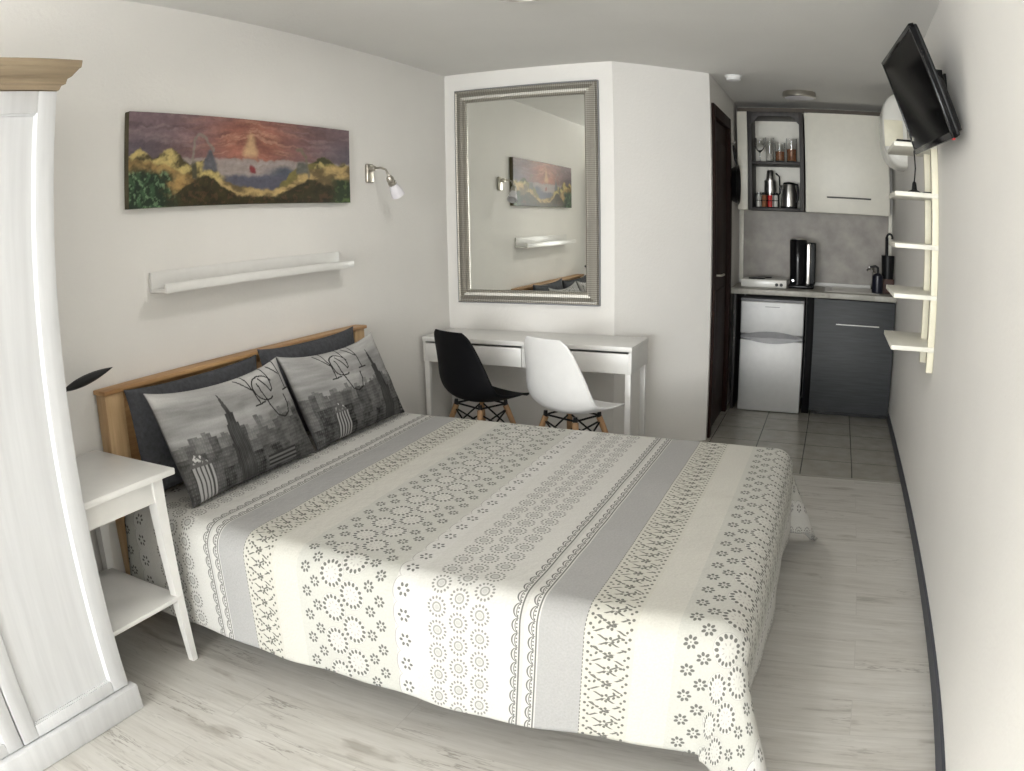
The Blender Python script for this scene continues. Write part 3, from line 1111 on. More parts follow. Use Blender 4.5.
def make_mirror():
    t = thing('wall_hung_mirror', 'large mirror in ribbed silver frame hanging above the white desk', 'mirror', (0.545, 3.0, 1.57))
    a0, a1, b0, b1 = 0.084, 1.006, 0.909, 2.237
    prof = [(0.0, 0.0), (0.0, 0.022), (0.006, 0.030), (0.014, 0.026), (0.018, 0.026), (0.045, 0.040), (0.062, 0.038), (0.066, 0.030), (0.070, 0.032), (0.078, 0.026), (0.080, 0.012), (0.080, 0.0)]
    bm = bmesh.new()
    uvl = bm.loops.layers.uv.new('UVMap')
    corners = [((a0, b0), (1, 1)), ((a1, b0), (-1, 1)), ((a1, b1), (-1, -1)), ((a0, b1), (1, -1))]
    rings = []
    for (x, z), (ix, iz) in corners:
        rings.append([bm.verts.new((x + ix * p, wall_y(x + ix * p) - q - 0.002, z + iz * p)) for p, q in prof])
    for k in range(4):
        r0, r1 = rings[k], rings[(k + 1) % 4]
        horiz = k in (0, 2)
        for i in range(len(prof) - 1):
            fc = bm.faces.new((r0[i], r1[i], r1[i + 1], r0[i + 1]))
            for lp in fc.loops:
                co = lp.vert.co
                lp[uvl].uv = ((co.x if horiz else co.z), i * 0.1)
    mb = MB()
    mb.bm.free()
    mb.bm = bm
    fr = mb.build('frame', M_MFRAME, t, smooth=25)
    mb = MB()
    e = 0.004
    mb.prism([(a0 + 0.07, wall_y(a0 + 0.07) - 0.018), (a1 - 0.07, wall_y(a1 - 0.07) - 0.018), (a1 - 0.07, wall_y(a1) - 0.006), (a0 + 0.07, wall_y(a0) - 0.006)], b0 + 0.07, b1 - 0.07)
    mb.build('mirror_glass', M_MIRROR, t, smooth=0)
    mb = MB()
    o = 0.004
    for (x0, x1, z0, z1) in ((a0 - o, a0 + o, b0 - o, b1 + o), (a1 - o, a1 + o, b0 - o, b1 + o), (a0, a1, b0 - o, b0 + o), (a0, a1, b1 - o, b1 + o)):
        mb.box(x0, x1, wall_y(x0) - 0.024, wall_y(x1) - 0.002, z0, z1)
    mb.build('edge_band', M_GREYPL, fr)


make_mirror()

# ------------------------------------------------------------------ painting


def landscape(s, t):
    asp = 3.85
    px = (40 + 1274 * s) / (1 + 0.345 * s)         # where the strokes were seen along the canvas
    s = (px - 40) / 937
    s = s + 0.016 * (fbm(s * 26, t * 8, 31) - 0.5) + 0.006 * (fbm(s * 90, t * 30, 32) - 0.5)
    t = t + 0.075 * (fbm(s * 24, t * 7, 33) - 0.5) + 0.03 * (fbm(s * 80, t * 24, 34) - 0.5)
    def C(r, g, b): return np.array([r, g, b])[None, :]
    def lay(c, col, m): return c * (1 - m[:, None]) + col * m[:, None]
    n1 = fbm(s * 6, t * 14, 1)
    n2 = fbm(s * 22, t * 12, 2)
    n3 = fbm(s * 40, t * 20, 5)
    wob = t + 0.10 * (fbm(s * 5, t * 2, 9) - 0.5)
    # sky
    c = C(0.20, 0.135, 0.15) + (n1 - 0.5)[:, None] * C(0.20, 0.13, 0.15)
    c = lay(c, C(0.34, 0.25, 0.26), 0.6 * sstep(0.52, 0.72, fbm(s * 7, t * 22, 23)) * sstep(0.45, 0.7, t))
    c = lay(c, C(0.11, 0.10, 0.13), 0.8 * sstep(0.30, 0.0, s) * sstep(0.9, 0.45, wob))
    c = lay(c, C(0.125, 0.115, 0.145), 0.85 * sstep(0.82, 1.0, s) * sstep(0.95, 0.6, wob))
    ray = fbm(s * 9 + 2.0 * fbm(s * 4, t * 5, 17), t * 16 + 9.0 * np.abs(s - 0.56), 3)
    red = np.exp(-(((s - 0.56) * asp / 0.80) ** 2 + ((t - 0.72) / 0.42) ** 2))
    c = lay(c, C(0.36, 0.145, 0.105) * (0.45 + 1.1 * ray[:, None]), np.clip(red * 1.25, 0, 1))
    c = lay(c, C(0.62, 0.34, 0.24), 0.8 * red * sstep(0.52, 0.72, fbm(s * 7 + 3 * np.abs(t - 0.6), t * 26 + 14.0 * np.abs(s - 0.56), 19)))
    sun = sstep(0.17, 0.06, np.abs(s - 0.555) * asp + np.maximum(0, t - 0.60) * 0.42) * sstep(0.50, 0.58, t) * sstep(0.92, 0.80, t)
    c = lay(c, C(0.70, 0.46, 0.26), sun * 0.9)
    # sea
    sea = sstep(0.53, 0.50, t)
    seac = C(0.42, 0.355, 0.33) + (fbm(s * 8, t * 30, 7) - 0.5)[:, None] * C(0.12, 0.12, 0.14)
    seac = lay(seac, C(0.10, 0.115, 0.15), sstep(0.60, 0.70, s + 0.25 * (0.4 - t)) * sstep(0.47, 0.38, t))
    seac = lay(seac, C(0.12, 0.12, 0.16), sstep(0.36, 0.30, t))
    c = lay(c, seac, sea)
    # headland on the right
    hr = 0.48 + 0.12 * np.exp(-((s - 0.88) / 0.055) ** 2) - 0.30 * sstep(0.78, 0.64, s)
    c = lay(c, C(0.24, 0.20, 0.065) + (n2 - 0.5)[:, None] * C(0.20, 0.16, 0.06), sstep(0.0, -0.03, t - hr) * sstep(0.63, 0.70, s))
    c = lay(c, C(0.055, 0.055, 0.02), sstep(0.0, -0.03, t - hr) * sstep(0.07, 0.05, np.abs(s - 0.875)) * sstep(0.50, 0.53, t))
    rocks = 0.50 + 0.05 * np.sin(s * 60) - 0.25 * sstep(0.86, 0.78, s)
    c = lay(c, C(0.52, 0.42, 0.17) * (0.15 + 1.2 * sstep(0.32, 0.66, fbm(s * 34, t * 12, 6))[:, None]), sstep(0.0, -0.04, t - rocks) * sstep(0.78, 0.84, s))
    # ochre hills on the left
    hl = 0.60 + 0.05 * np.sin(s * 38 + 0.5) - 0.9 * np.maximum(0, s - 0.20) - 0.10 * sstep(0.06, 0.0, s)
    c = lay(c, C(0.52, 0.41, 0.16) * (0.16 + 1.15 * sstep(0.30, 0.68, fbm(s * 26 + t * 5, t * 13 - s * 9, 4))[:, None]), sstep(0.0, -0.03, t - hl) * sstep(0.46, 0.40, s))
    hl2 = 0.50 - 0.75 * np.maximum(0, s - 0.10)
    c = lay(c, C(0.36, 0.22, 0.08) * (0.2 + 1.2 * sstep(0.3, 0.7, n2)[:, None]), 0.85 * sstep(0.0, -0.04, t - hl2) * sstep(0.40, 0.34, s))
    # golden dune in the middle
    hd = 0.29 - 0.10 * np.sin((s - 0.44) / 0.34 * PI) + 0.12 * sstep(0.70, 0.80, s)
    c = lay(c, C(0.52, 0.37, 0.16) * (0.35 + 0.9 * sstep(0.3, 0.7, n2)[:, None]), sstep(0.0, -0.04, t - hd) * sstep(0.38, 0.44, s))
    # dark planted mounds in front
    hf = 0.10 + 0.24 * np.exp(-((s - 0.345) / 0.10) ** 2) + 0.22 * np.exp(-((s - 0.82) / 0.085) ** 2) + 0.15 * sstep(0.22, 0.0, s) + 0.14 * sstep(0.85, 1.0, s) + 0.05 * (n3 - 0.5)
    c = lay(c, C(0.042, 0.034, 0.012) * (0.35 + 1.3 * n3[:, None]) + (fbm(s * 60, t * 26, 11) > 0.60)[:, None] * C(0.05, 0.018, 0.012), sstep(0.01, -0.03, t - hf))
    # leafy green corners
    gl = sstep(0.24, 0.14, s + 0.10 * (n2 - 0.5)) * sstep(0.42, 0.33, t)
    leaf = fbm(s * 46, t * 17, 13)
    c = lay(c, C(0.014, 0.032, 0.016) + sstep(0.56, 0.72, fbm(s * 80, t * 26, 14))[:, None] * C(0.16, 0.25, 0.13) + sstep(0.5, 0.7, leaf)[:, None] * C(0.04, 0.08, 0.035), gl)
    gr = sstep(0.90, 0.95, s) * sstep(0.36, 0.28, t)
    c = lay(c, C(0.03, 0.05, 0.02) + sstep(0.5, 0.68, leaf)[:, None] * C(0.07, 0.10, 0.03), gr)
    # pale ribbon arches, ruin, boat
    arch = [(0.300, 0.32), (0.296, 0.55), (0.305, 0.70), (0.325, 0.78), (0.350, 0.77), (0.372, 0.68), (0.385, 0.60)]
    c = lay(c, C(0.30, 0.26, 0.22), 0.85 * sstep(0.030, 0.012, seg_dist(s, t, arch, asp)))
    c = lay(c, C(0.09, 0.085, 0.05), sstep(0.06, 0.03, np.abs(s - 0.303) * asp + np.maximum(0, t - 0.42) * 0.2) * sstep(0.52, 0.44, t) * sstep(0.28, 0.32, t))
    arch2 = [(0.815, 0.34), (0.805, 0.58), (0.785, 0.68), (0.765, 0.66)]
    c = lay(c, C(0.22, 0.19, 0.13), 0.8 * sstep(0.028, 0.012, seg_dist(s, t, arch2, asp)))
    ruin = sstep(0.16, 0.10, np.abs(s - 0.372) * asp * 1.0 + np.maximum(0, t - 0.46) * 0.85) * sstep(0.36, 0.40, t)
    c = lay(c, C(0.13, 0.13, 0.15) * (0.7 + 0.6 * n3[:, None]), ruin)
    c = lay(c, C(0.15, 0.15, 0.13) * (0.6 + 0.8 * n3[:, None]), sstep(0.12, 0.07, np.abs(s - 0.785) * asp) * sstep(0.34, 0.38, t) * sstep(0.54, 0.48, t))
    boat = np.hypot((s - 0.560) * asp / 1.1, t - 0.405)
    c = lay(c, C(0.28, 0.05, 0.055), sstep(0.065, 0.035, boat))
    mott = 0.75 + 0.5 * fbm(s * 70, t * 34, 41)
    return np.clip(c * 0.86 * mott[:, None], 0.004, 0.9)


def make_painting():
    t = thing('painting', 'wide unframed landscape painting of a red sunset over a bay', 'painting', (0.0, 1.21, 1.71))
    y0, y1, z0, z1, dep = 0.497, 1.925, 1.529, 1.899, 0.032
    nu, nv = 330, 96
    verts, st, faces = [], [], []
    for i in range(nu):
        for j in range(nv):
            s, q = i / (nu - 1), j / (nv - 1)
            verts.append((dep, y0 + (y1 - y0) * s, z0 + (z1 - z0) * q))
            st.append((s, q))
    for i in range(nu - 1):
        for j in range(nv - 1):
            a = i * nv + j
            faces.append((a, a + nv, a + nv + 1, a + 1))
    me = bpy.data.meshes.new('canvas')
    inv = ORIGIN[t.name].inverted()
    me.from_pydata([inv @ Vector(v) for v in verts], [], faces)
    st = np.array(st)
    set_paint(me, landscape(st[:, 0], st[:, 1]))
    me.materials.append(M_PAINT)
    o = bpy.data.objects.new('canvas', me)
    COL.objects.link(o)
    o.parent = t
    so = o.modifiers.new('canvas_thickness', 'SOLIDIFY')
    so.thickness = 0.0015
    so.offset = -1
    MB().box(0.002, dep - 0.002, y0, y1, z0, z1, 0.002).build('stretcher', M_CANVASEDGE, t)


make_painting()

# ------------------------------------------------------------------ picture ledge
LG = thing('picture_ledge', 'empty white picture ledge on the wall below the painting', 'shelf', (0.0, 1.24, 1.205))
MB().box(0.0015, 0.014, 0.606, 1.838, 1.205, 1.283, 0.002).build('back_panel', M_WHITE, LG)
MB().box(0.014, 0.092, 0.606, 1.838, 1.205, 1.218, 0.002).build('ledge', M_WHITE, LG)
MB().box(0.092, 0.105, 0.606, 1.838, 1.203, 1.238, 0.002).build('lip', M_WHITE, LG)

# ------------------------------------------------------------------ wall reading lamp
WL = thing('wall_lamp', 'small satin nickel reading lamp on the wall beside the painting', 'lamp', (0, 2.13, 1.69))
MB().box(0.0015, 0.022, 2.105, 2.165, 1.636, 1.738, 0.008, 3).build('backplate', M_NICKEL, WL)
MB().lathe([(0, 0.0), (0.016, 0.0), (0.016, 0.02), (0.012, 0.03), (0, 0.032)], (0.02, 2.135, 1.712), 18, 'x').build('arm_base', M_NICKEL, WL)
MB().tube([(0.04, 2.135, 1.712), (0.08, 2.142, 1.713), (0.108, 2.146, 1.702), (0.122, 2.149, 1.674), (0.127, 2.151, 1.652)], 0.006, 10).build('arm', M_NICKEL, WL)
hd = Vector((0.128, 2.152, 1.654))
dr = Vector((0.10, 0.62, -0.85)).normalized()
rot = Vector((0, 0, 1)).rotation_difference(dr).to_matrix().to_4x4()
T = Matrix.Translation(hd) @ rot
mb = MB().lathe([(0, -0.012), (0.014, -0.012), (0.020, 0.0), (0.021, 0.012), (0.017, 0.013), (0.017, 0.024), (0.022, 0.025), (0.023, 0.040), (0, 0.040)], seg=20).xf(T)
mb.build('lamp_socket', M_NICKEL, WL)
mb = MB().lathe([(0.019, 0.040), (0.027, 0.062), (0.034, 0.090), (0.037, 0.112), (0.033, 0.112), (0.024, 0.064), (0.015, 0.042)], seg=24).xf(T)
mb.build('lamp_shade', M_FROST, WL)

# ------------------------------------------------------------------ television


def make_tv():
    t = thing('television', 'black flat television tilted down from a wall bracket', 'television', (2.85, 1.71, 1.95))
    yaw, tilt, w = 0.086, 0.326, 0.72
    h = 0.585 * w
    d_ = Vector((-math.sin(yaw), math.cos(yaw), 0))
    n = Vector((-math.cos(yaw), -math.sin(yaw), 0))
    up = Vector((0, 0, 1)) * math.cos(tilt) + n * math.sin(tilt)
    f = d_.cross(up)                              # out of the screen? make it point away from the wall
    if f.dot(n) < 0: f = -f
    c = Vector((2.753, 1.712, 1.737))
    M = Matrix([[d_[i], up[i], f[i], c[i]] for i in range(3)] + [[0, 0, 0, 1]])   # local: x along, y up, z out
    bz = 0.018
    mb = MB()
    mb.box(-w / 2, w / 2, 0, bz + 0.006, -0.022, 0, 0.003).box(-w / 2, w / 2, h - bz, h, -0.022, 0, 0.003)
    mb.box(-w / 2, -w / 2 + bz, 0, h, -0.022, 0, 0.003).box(w / 2 - bz, w / 2, 0, h, -0.022, 0, 0.003)
    mb.xf(M).build('bezel', M_BLACKGL, t)
    MB().box(-w / 2 + bz - 0.002, w / 2 - bz + 0.002, bz, h - bz + 0.002, -0.014, -0.003).xf(M).build('screen', M_SCREEN, t)
    mb = MB()
    mb.box(-w / 2 + 0.004, w / 2 - 0.004, 0.004, h - 0.004, -0.036, -0.020, 0.006)
    rings = []
    for z, o in ((-0.034, 0.03), (-0.060, 0.05), (-0.066, 0.065)):
        rings.append([(-w / 2 + o, 0.012 + o * 0.2, z), (w / 2 - o, 0.012 + o * 0.2, z), (w / 2 - o, h * 0.62 - o, z), (-w / 2 + o, h * 0.62 - o, z)])
    mb.loft(rings)
    mb.xf(M).build('back_cover', M_BLACKPL, t)
    MB().box(-w / 2 + 0.012, -w / 2 + 0.032, -0.006, 0.004, -0.012, -0.002, 0.002).xf(M).build('power_light', M_RED, t)
    mb = MB()
    pm = M @ Vector((0, h * 0.42, -0.062))
    mb.box(W - 0.012, W - 0.001, 1.80, 1.94, 1.86, 2.06, 0.002)
    mb.tube([(W - 0.01, 1.87, 1.98), (W - 0.045, 1.85, 1.98), tuple(pm + Vector((0.012, 0, 0.01)))], 0.013, 10)
    mb.box(W - 0.040, W - 0.008, 1.852, 1.872, 1.94, 2.085, 0.002)
    mb.build('wall_bracket', M_BLACKMT, t)
    mb = MB()
    mb.box(-0.05, 0.05, h * 0.42 - 0.05, h * 0.42 + 0.05, -0.070, -0.064, 0.001)
    mb.box(-0.05, -0.035, h * 0.1, h * 0.75, -0.072, -0.062, 0.001).box(0.035, 0.05, h * 0.1, h * 0.75, -0.072, -0.062, 0.001)
    mb.xf(M).build('mount_plate', M_BLACKMT, t)


make_tv()

# ------------------------------------------------------------------ wall shelf unit
SU = thing('wall_shelf_unit', 'cream wall shelf with two uprights below the television', 'shelf', (2.75, 2.42, 0.77))
UY = ((2.225, 2.255), (2.505, 2.535))
for (a, b2), z0 in zip(UY, (0.775, 0.775)):
    MB().box(W - 0.034, W - 0.002, a, b2, z0, 2.03, 0.003).build('upright', M_CREAM, SU)
ZS = (0.893, 1.126, 1.351, 1.583, 1.808)
DEP = (2.72, 2.72, 2.62, 2.62, 2.66)
for z, ye in zip(ZS, DEP):
    MB().box(2.637, W - 0.003, 2.215, ye, z - 0.022, z, 0.003).build('shelf_board', M_SHELF, SU)

AN = thing('indoor_antenna', 'small black rod antenna on the second shelf from the top', 'antenna', (2.745, 2.36, 1.583))
mb = MB().lathe([(0, 1.5835), (0.034, 1.5835), (0.034, 1.590), (0.014, 1.600), (0.010, 1.632), (0.004, 1.640), (0, 1.640)], (2.745, 2.36, 0), 20)
mb.build('base', M_BLACKPL, AN)
MB().tube([(2.745, 2.36, 1.635), (2.752, 2.358, 1.70), (2.748, 2.356, 1.785)], 0.0035, 8).build('rod', M_BLACKMT, AN)
mb = MB().box(2.785, 2.83, 2.29, 2.38, 1.5835, 1.592, 0.003)
tag(mb.build('remote_control', M_BLACKPL), 'small flat black remote control lying beside the rod antenna', 'remote control')
mb = MB().box(2.655, 2.735, 2.27, 2.36, 1.8085, 1.824, 0.004)
tag(mb.build('media_box', M_BLACKPL), 'small flat black media box on the top shelf under the television', 'electronics')

# ------------------------------------------------------------------ water heater
WH = thing('water_heater', 'rounded white water heater mounted high on the right wall', 'water heater', (2.78, 3.75, 2.05))
cx, cz = W - 0.004, 2.045
rings = []
for k in range(29):
    yy = 3.62 + 0.40 * k / 28
    e = max(0.0, 1 - abs(2 * k / 28 - 1) ** 6) ** 0.35
    hh, dd = 0.245 * (0.80 + 0.20 * e), 0.165 * (0.72 + 0.28 * e)
    ring = []
    for j in range(21):
        a = PI * j / 20
        sx = math.sin(a) ** 0.7
        ca = math.cos(a)
        cc = math.copysign(abs(ca) ** 0.75, ca)
        ring.append((cx - dd * sx, yy, cz + hh * cc))
    rings.append(ring)
MB().loft(rings).build('body', M_CERAM, WH, smooth=60)
MB().box(W - 0.155, W - 0.03, 3.612, 3.622, 1.93, 2.10, 0.004).build('front_panel', M_CREAM, WH)

# ------------------------------------------------------------------ ceiling fittings
CLK = thing('ceiling_light', 'round nickel rimmed ceiling light over the kitchen', 'ceiling light', (2.126, 4.2, H))
MB().lathe([(0, H - 0.001), (0.118, H - 0.001), (0.122, H - 0.010), (0.122, H - 0.040), (0.112, H - 0.044), (0, H - 0.044)], (2.126, 4.22, 0), 40).build('rim', M_NICKEL, CLK)
MB().lathe([(0, H - 0.043), (0.110, H - 0.043), (0.104, H - 0.046), (0.07, H - 0.047), (0, H - 0.048)], (2.126, 4.22, 0), 40).build('diffuser', M_FROST, CLK)
CLM = thing('ceiling_light', 'round ceiling light above the bed cut off by the top edge', 'ceiling light', (1.225, 1.36, H))
MB().lathe([(0, H - 0.001), (0.148, H - 0.001), (0.150, H - 0.004), (0.150, H - 0.050), (0.144, H - 0.050), (0.144, H - 0.040), (0, H - 0.040)], (1.225, 1.36, 0), 48).build('rim', M_NICKEL, CLM)
MB().lathe([(0, H - 0.040), (0.142, H - 0.040), (0.142, H - 0.046), (0, H - 0.047)], (1.225, 1.36, 0), 48).build('diffuser', M_FROST, CLM)
ll = bpy.data.lights.new('added_bed_fill', 'AREA')  # fill added under the fitting, itself apparently off, to even out the bed
ll.shape = 'DISK'
ll.size = 0.27
ll.energy = 8.0
ll.color = (1.0, 0.97, 0.92)
lo = bpy.data.objects.new('added_bed_fill', ll)
COL.objects.link(lo)
lo.location = (1.225, 1.36, H - 0.049)
SD = thing('smoke_detector', 'small white smoke detector on the ceiling near the dark door', 'smoke detector', (1.73, 3.6, H))
MB().lathe([(0, H - 0.001), (0.056, H - 0.001), (0.056, H - 0.014), (0, H - 0.014)], (1.73, 3.6, 0), 28).build('base', M_WHITEPL, SD)
MB().lathe([(0, H - 0.013), (0.050, H - 0.013), (0.048, H - 0.030), (0.034, H - 0.038), (0, H - 0.038)], (1.73, 3.6, 0), 28).build('cover', M_WHITEPL, SD)

# ------------------------------------------------------------------ kitchen, lower part
YF = 4.406
ZC = 0.921
FR = thing('refrigerator', 'small silver refrigerator with freezer door under the worktop', 'refrigerator', (1.915, 4.7, 0))
MB().box(1.680, 2.150, YF + 0.045, 4.93, 0.025, 0.850, 0.006).build('body', M_GREYPL, FR)
fd = MB().box(1.678, 2.152, YF, YF + 0.042, 0.588, 0.832, 0.010, 3).build('freezer_door', M_SILVER, FR)
MB().box(1.676, 2.154, YF - 0.002, YF + 0.046, 0.832, 0.850, 0.005).build('top_trim', M_GREYPL, FR)
ld = MB().box(1.678, 2.152, YF, YF + 0.042, 0.004, 0.545, 0.010, 3).build('fridge_door', M_SILVER, FR)


def lens_handle(up, parent):
    rings = []
    for k in range(25):
        q = k / 24
        x = 1.682 + 0.466 * q
        hgt = 0.036 * math.sin(PI * q) ** 0.8 + 0.007
        dep = 0.020 * math.sin(PI * q) + 0.004
        z0 = 0.5665
        za, zb = (z0 + 0.001, z0 + hgt) if up else (z0 - hgt, z0 - 0.001)
        rings.append([(x, YF + 0.03, za), (x, YF - dep, za), (x, YF - dep * 0.55, zb), (x, YF + 0.03, zb)])
    MB().loft(rings).build('handle', M_GREYSATIN if not up else M_GREYPL, parent)


lens_handle(True, fd)
lens_handle(False, ld)
for x in (1.72, 2.11):
    for y in (YF + 0.09, 4.88):
        MB().lathe([(0, 0), (0.018, 0), (0.018, 0.02), (0.012, 0.03), (0, 0.03)], (x, y, 0), 14).build('foot', M_BLACKPL, FR)
MB().box(1.86, 1.97, YF - 0.0015, YF + 0.001, 0.79, 0.795).build('badge', M_GREYPL, fd)

BC = thing('base_cabinet', 'anthracite base cabinet under the sink beside the refrigerator', 'cabinet', (2.54, 4.7, 0))
bx0, bx1 = 2.226, 2.842
mb = MB()
mb.box(bx0, bx0 + 0.018, YF + 0.02, 4.985, 0.10, ZC - 0.04).box(bx1 - 0.018, bx1, YF + 0.02, 4.985, 0.10, ZC - 0.04)
mb.box(bx0 + 0.018, bx1 - 0.018, YF + 0.02, 4.985, 0.10, 0.118).box(bx0 + 0.018, bx1 - 0.018, 4.97, 4.985, 0.118, ZC - 0.04)
mb.build('body', M_ANTHR, BC, smooth=0)
dd = MB().box(bx0 + 0.002, bx1 - 0.004, YF, YF + 0.018, 0.042, 0.872, 0.002).build('door', M_ANTHR, BC)
mb = MB()
mb.tube([(2.395, YF - 0.026, 0.697), (2.722, YF - 0.026, 0.697)], 0.005, 10)
for x in (2.415, 2.702):
    mb.tube([(x, YF - 0.026, 0.697), (x, YF + 0.002, 0.697)], 0.004, 8)
mb.build('handle', M_STEEL, dd)
for x in (bx0 + 0.05, bx1 - 0.06):
    for y in (YF + 0.09, 4.92):
        MB().lathe([(0, 0), (0.020, 0), (0.018, 0.012), (0.014, 0.10), (0, 0.10)], (x, y, 0), 14).build('foot', M_BLACKPL, BC)
MB().box(bx0 + 0.02, bx1 - 0.005, YF + 0.075, YF + 0.09, 0.0, 0.10).build('plinth', M_BLACKPL, BC)

mb = MB().box(X2 + 0.035, X2 + 0.053, YF + 0.03, 4.985, 0.0, ZC - 0.04, 0.001)
tag(mb.build('end_panel', M_DARKWOOD), 'dark upright panel closing the gap left of the refrigerator', 'panel')
mb = MB().box(2.170, 2.2235, YF + 0.06, 4.985, 0.0, ZC - 0.04, 0.001)
tag(mb.build('end_panel', M_BLACKSH), 'black upright panel between the refrigerator and the anthracite cabinet', 'panel')

CT = thing('worktop', 'grey stone effect worktop over the refrigerator and cabinet', 'worktop', (2.22, 4.7, ZC - 0.04))
mb = MB()
sx0, sx1, sy0, sy1 = 2.34, 2.68, 4.52, 4.88
mb.box(X2 + 0.002, sx0, 4.385, 4.985, ZC - 0.04, ZC, 0.003).box(sx1, W - 0.002, 4.385, 4.985, ZC - 0.04, ZC, 0.003)
mb.box(sx0, sx1, 4.385, sy0, ZC - 0.04, ZC, 0.003).box(sx0, sx1, sy1, 4.985, ZC - 0.04, ZC, 0.003)
mb.build('slab', M_TOP, CT)
MB().box(X2 + 0.004, W - 0.004, 4.965, 4.985, ZC, ZC + 0.030, 0.003).build('upstand', M_WHITE, CT)

SK = thing('sink', 'stainless sink set into the worktop above the base cabinet', 'sink', (2.51, 4.7, ZC))
mb = MB()
def rect(x0, x1, y0, y1, z): return [(x0, y0, z), (x1, y0, z), (x1, y1, z), (x0, y1, z)]
mb.loft([rect(2.30, 2.72, 4.48, 4.93, ZC + 0.001), rect(2.302, 2.718, 4.482, 4.928, ZC + 0.007), rect(2.345, 2.675, 4.525, 4.875, ZC + 0.007), rect(2.36, 2.66, 4.54, 4.86, ZC - 0.035), rect(2.38, 2.64, 4.56, 4.84, ZC - 0.038)], cap=False)
mb.build('basin', M_STEEL, SK)
MB().box(2.375, 2.645, 4.555, 4.845, ZC - 0.0395, ZC - 0.0375).build('basin_floor', M_STEEL, SK)
mb = MB()
mb.lathe([(0, ZC + 0.006), (0.024, ZC + 0.006), (0.022, ZC + 0.03), (0.018, ZC + 0.05), (0, ZC + 0.05)], (2.690, 4.905, 0), 18)
mb.tube([(2.690, 4.905, ZC + 0.04), (2.690, 4.905, ZC + 0.15), (2.680, 4.89, ZC + 0.172), (2.655, 4.86, ZC + 0.175), (2.640, 4.81, ZC + 0.160)], 0.011, 12)
mb.build('faucet', M_CHROME, SK)

HB2 = thing('hob', 'white two plate electric hob on the left end of the worktop', 'hob', (1.83, 4.75, ZC))
MB().box(1.655, 2.005, 4.56, 4.86, ZC + 0.0005, ZC + 0.060, 0.006).build('body', M_CERAM, HB2)
for y, r in ((4.65, 0.065), (4.785, 0.055)):
    MB().lathe([(0, ZC + 0.059), (r, ZC + 0.059), (r, ZC + 0.068), (r - 0.012, ZC + 0.070), (0, ZC + 0.069)], (1.77 if r > 0.06 else 1.82, y, 0), 28).build('hot_plate', M_BLACKMT, HB2)
for x in (1.93, 1.965):
    MB().lathe([(0, 0), (0.013, 0), (0.011, -0.014), (0, -0.014)], (x, 4.56, ZC + 0.025), 14, 'y').build('knob', M_BLACKPL, HB2)

CM = thing('coffee_maker', 'tall black and steel coffee maker on the worktop', 'coffee maker', (2.11, 4.66, ZC))
mb = MB()
mb.box(2.015, 2.215, 4.60, 4.80, ZC + 0.0005, ZC + 0.030, 0.012, 3)
mb.lathe([(0, ZC + 0.03), (0.062, ZC + 0.03), (0.066, ZC + 0.20), (0.068, ZC + 0.36), (0.062, ZC + 0.368), (0, ZC + 0.368)], (2.085, 4.69, 0), 30)
mb.build('body', M_BLACKGL, CM)
mb = MB()
mb.box(2.150, 2.182, 4.632, 4.70, ZC + 0.03, ZC + 0.345, 0.008, 3)
mb.build('water_tank', M_STEEL, CM)
MB().box(2.150, 2.222, 4.66, 4.775, ZC + 0.03, ZC + 0.35, 0.012, 3).build('tower', M_BLACKPL, CM)
MB().lathe([(0.0, ZC + 0.366), (0.060, ZC + 0.366), (0.056, ZC + 0.376), (0.0, ZC + 0.378)], (2.085, 4.69, 0), 30).build('lid', M_STEEL, CM)
MB().lathe([(0, 0), (0.010, 0), (0.008, -0.008), (0, -0.008)], (2.05, 4.632, ZC + 0.06), 14, 'y').build('switch', M_CHROME, CM)

SB = thing('soap_dispenser', 'dark soap bottle with pump standing beside the sink', 'soap dispenser', (2.70, 4.62, ZC))
SPB = (2.706, 4.56)
mb = MB().lathe([(0, ZC + 0.008), (0.042, ZC + 0.008), (0.044, ZC + 0.02), (0.043, ZC + 0.135), (0.024, ZC + 0.150), (0.012, ZC + 0.156), (0, ZC + 0.156)], (SPB[0], SPB[1], 0), 24)
mb.build('bottle', simple('dark_blue_bottle', (0.010, 0.011, 0.022), 0.3), SB)
mb = MB().tube([(SPB[0], SPB[1], ZC + 0.155), (SPB[0], SPB[1], ZC + 0.195), (SPB[0] - 0.02, SPB[1], ZC + 0.205), (SPB[0] - 0.065, SPB[1], ZC + 0.198)], [0.010, 0.011, 0.010, 0.006], 12)
mb.build('pump', M_BLACKPL, SB)
MB().lathe([(0, -0.010), (0.009, -0.006), (0.011, 0), (0.009, 0.006), (0, 0.010)], (SPB[0] - 0.068, SPB[1], ZC + 0.195), 14).build('nozzle', M_CHROME, SB)

UB = thing('wooden_block', 'small reddish brown block under the black utensil holder', 'block', (2.79, 4.70, ZC))
MB().box(2.745, 2.842, 4.64, 4.76, ZC + 0.0005, ZC + 0.110, 0.004).build('block_body', M_TERRA, UB)
UH = thing('utensil_holder', 'black utensil holder standing near the sink by the right wall', 'utensil holder', (2.793, 4.70, ZC + 0.11))
prof = [(0, ZC + 0.1105), (0.046, ZC + 0.1105), (0.047, ZC + 0.12), (0.053, ZC + 0.285), (0.050, ZC + 0.285), (0.043, ZC + 0.125), (0, ZC + 0.122)]
MB().lathe(prof, (2.793, 4.70, 0), 28).build('cup', M_BLACKPL, UH)
LD = thing('ladle', 'black ladle with hooked handle standing in the black holder', 'ladle', (2.785, 4.70, ZC + 0.13))
pts = [(2.785, 4.70, ZC + 0.14), (2.782, 4.70, ZC + 0.42)] + [(2.782 + 0.022 - 0.022 * math.cos(a), 4.70, ZC + 0.42 + 0.03 * math.sin(a)) for a in np.linspace(0.3, PI * 1.1, 9)]
